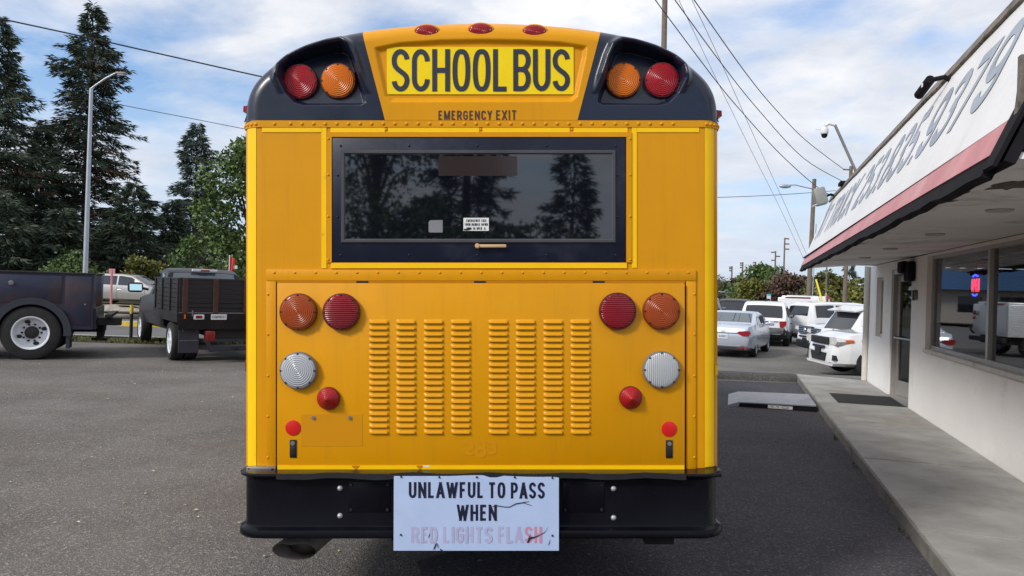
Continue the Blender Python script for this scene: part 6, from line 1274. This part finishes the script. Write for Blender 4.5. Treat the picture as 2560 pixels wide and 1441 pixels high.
# yellow guy-wire guard
a = at(2072, 775, 34); b = at(2040, 700, 36); t = thing('guy_guard', 'yellow plastic guard on a slanting guy wire before the white van', 'guy wire', (a.x, a.y, a.z), 0, None); MB().tube([(0, 0, -.6), b - a], .045, 8).build('guard', 'guard_yellow', t); MB().tube([(0, 0, -.75), (b - a) * 1.9], .012, 6).build('wire', 'wire_grey', t)
t.location = a
mat('flag_red', (0.55, 0.03, 0.03), .7, var=.3); mat('flag_white', (0.7, 0.7, 0.68), .7)
def flag(name, label, px, py, Y, hpx, wpx):
    h = hpx * Y / FPX; w_ = wpx * Y / FPX; b = at(px, py, Y); g = gz(b.x, b.y); t = thing(name, label, 'flag', (b.x, b.y, g), 0, 'sale flags'); MB().tube([(0, 0, 0), (0, 0, b.z - g + h)], .02, 6).build('staff', 'flag_white', t); z0 = b.z - g
    MB().grid(lambda u, v: (u * w_ * (1 - .5 * (1 - v)), .04 * math.sin(u * 6), z0 + h * (.08 + .9 * v) - u * h * .35 * (1 - v * .4)), 8, 6).build('cloth', 'flag_red', t, 60, fix=False); MB().grid(lambda u, v: (w_ * .7 + u * w_ * .7, .05 * math.sin(u * 6), z0 + h * (.12 + .22 * v)), 4, 3).build('tail', 'flag_white', t, 60, fix=False); return t
flag('sale_flag', 'small red and white flag fluttering above the stake truck cab', 573, 676, 30, 36, 15); flag('sale_flag', 'red and white flag strip hanging beside the white van', 2064, 775, 36, 42, 7)
# black railing with a yellow topped post
qa = gp(327, 850); t = thing('lot_railing', 'black pipe railing with yellow topped post at the lot edge', 'railing', (qa.x, qa.y, 0), 0)
def rp_(dx): return Vector((dx, dx * .06, 0))
zr = (850 - 779) * qa.y / FPX; zr1 = (850 - 778) * qa.y / FPX
MB().tube([rp_(-14) + Vector((0, 0, .72)), rp_(0) + Vector((0, 0, .72)), rp_(9) + Vector((0, 0, .72))], .035, 8).build('rail', 'rail_black', t, 60)
for dx in (0, -3.6, 3.6, -7.2, 7.2): MB().tube([rp_(dx) + Vector((0, 0, -.05)), rp_(dx) + Vector((0, 0, .72))], .045, 10).build('post', 'rail_black', t, 60); MB().tube([rp_(dx) + Vector((0, 0, .70)), rp_(dx) + Vector((0, 0, .93))], .048, 10).build('post_cap', 'yellow_kerb', t, 60)
t = thing('sign_post', 'thin red post standing before the minivan', 'post', (*at(277, 770, 40).xy, 0)); MB().tube([(0, 0, 0), (0, 0, 2.0)], .055, 8).bb(-.16, .16, -.02, .02, 1.75, 2.05).build('post', 'sign_red', t)
mat('boulder', (0.30, 0.27, 0.22), .9, var=.3); mb = MB(); rb2 = random.Random(3)
t = thing('landscape_rock', 'pale flat boulder lying on the street verge behind the truck hitch', 'rock', (*at(290, 790, 30).xy, 0)); MB().grid(lambda u, v: ((1.3 + .1 * math.sin(u * 19)) * math.sin(v * 3.1416) * math.cos(u * 6.2832), (.6 + .06 * math.cos(u * 13)) * math.sin(v * 3.1416) * math.sin(u * 6.2832), .34 * math.cos(v * 3.1416) + .18 + .05 * math.sin(u * 11 + v * 7)), 18, 10).build('rock', 'boulder', t, 60)
# ================================================================ far road furniture and buildings
mat('sign_green', (0.0, 0.30, 0.20), .5); mat('signal_green', (0.02, 0.5, 0.2), .4, emit=(0.05, 1.0, 0.35), estr=1.6); mat('roof_red', (0.36, 0.10, 0.07), .8, var=.2); mat('roof_blue', (0.02, 0.085, 0.20), .85, var=.1); mat('stucco', (0.42, 0.38, 0.34), .85); mat('bridge', (0.06, 0.065, 0.075), .9, var=.3)
Yt = 110.0; b = at(1880, 750, Yt); t = thing('traffic_signal', 'grey mast arm with two green traffic lights and a green sign', 'traffic light', (b.x, b.y, gz(b.x, b.y)), 0)
pz = lambda px, py: local(t, at(px, py, Yt))
MB().tube([(0, 0, 0), pz(1881, 708), pz(1876, 704), pz(1868, 703.5), pz(1853, 703)], .10, 8).build('mast', 'pole_steel', t, 60); MB().tube([pz(1880, 736), pz(1840, 733), pz(1796, 730)], .09, 8).build('mast_arm', 'pole_steel', t, 60)
MB().box(pz(1819, 729.5), (.75, .08, .62), None, .02).build('road_sign', 'sign_green', t)
for px, py in ((1835, 735), (1855, 737)): h_ = MB().box(pz(px, py), (.42, .25, .5), None, .03).build('signal_head', 'trim_black', t); q = pz(px, py + .8); MB().lathe([(.19, -.14), (.15, -.19), (0, -.2)], 16, 'y', q).build('green_lens', 'signal_green', h_, 40)
MB().box(pz(1862, 737.5), (.3, .06, .2)).build('street_name', 'amber_lens', t)
mat('board_blue', (0.10, 0.45, 0.62), .5); b = at(1923, 755, 80); t = thing('price_board', 'small white and blue roadside board before the far trees', 'sign', (b.x, b.y, gz(b.x, b.y)), 0); pz = lambda px, py: local(t, at(px, py, 80.0))
MB().box(pz(1922, 742), (.40, .08, .46)).build('panel', 'plate_white', t); MB().box(pz(1922, 737.5) - Vector((0, .05, 0)), (.38, .04, .14)).build('header', 'board_blue', t); MB().tube([(.2, 0, 0), pz(1926, 742)], .04, 6).build('post', 'pole_steel', t)
t = thing('overpass', 'dark flat overpass crossing the road in the far distance', 'bridge', (*at(1790, 745, 210).xy, 0), R(-8)); MB().bb(-46, 12, 0, 9, 2.6, 4.0).build('deck', 'bridge', t); MB().bb(-46, 12, -.1, .15, 4.0, 4.9).build('barrier', 'bridge', t)
for x in (-38, -24, -10, 4): MB().bb(x - .6, x + .6, 2, 7, -.2, 2.6).build('pier', 'bridge', t)
t = thing('red_roof_building', 'low far building with red metal roof behind the white van', 'building', (*at(2195, 770, 112).xy, -.3), R(-12)); MB().bb(-2.0, 8, 0, 7, 0, 2.0).build('wall', 'stucco', t); MB().prism([(-.5, 1.95), (3.5, 3.0), (7.5, 1.95)], -2.4, 8.4, 'x').build('roof', 'roof_red', t); MB().bb(-1, .6, -.03, .0, .8, 1.7).build('window', 'car_glass', t); MB().bb(1.6, 2.6, -.03, .0, 0, 1.9).build('door', 'trim_black', t)
t = thing('blue_roof_building', 'long low building with blue metal roof mirrored in the office window', 'building', (3.0, 70.0, 0), R(4)); MB().bb(-13, 12, 0, 9, 0, 2.7).build('wall', 'stucco', t); MB().prism([(-1.0, 2.7), (4.5, 4.9), (10, 2.7)], -14, 13, 'x').build('roof', 'roof_blue', t)
for k in range(8): MB().bb(-11.5 + k * 2.9, -9.8 + k * 2.9, -.03, .0, .9, 2.2).build('window', 'car_glass', t)
# far wood that closes the view behind the bus
rgw = np.random.default_rng(77); Pw, Dw, Ww = [], [], []
for i in range(70):
    x = -170 + 205 * (i + rgw.random()) / 70; y = 120 + rgw.uniform(0, 35) + .15 * abs(x); h = rgw.uniform(5, 10); k = 260; zz = rgw.uniform(0, 1, k); rad = h * .42 * np.sin(np.pi * np.clip(zz * .85 + .12, 0, 1)) * np.sqrt(rgw.uniform(.2, 1, k)); a = rgw.uniform(0, 6.283, k)
    Pw.append(np.stack([x + rad * np.cos(a), y + rad * np.sin(a), zz * h], 1)); d = rgw.normal(0, 1, (k, 3)); d /= np.linalg.norm(d, axis=1)[:, None]; s_ = np.cross(d, rgw.normal(0, 1, (k, 3))); Dw.append(d * 1.1); Ww.append(s_ * .35)
tag(obj('distant_woods', leaf_mesh('distant_woods', np.concatenate(Pw), np.concatenate(Dw), np.concatenate(Ww), 'leaves_olive')), 'far band of mixed woodland along the horizon behind the school bus', 'woods', kind='stuff')
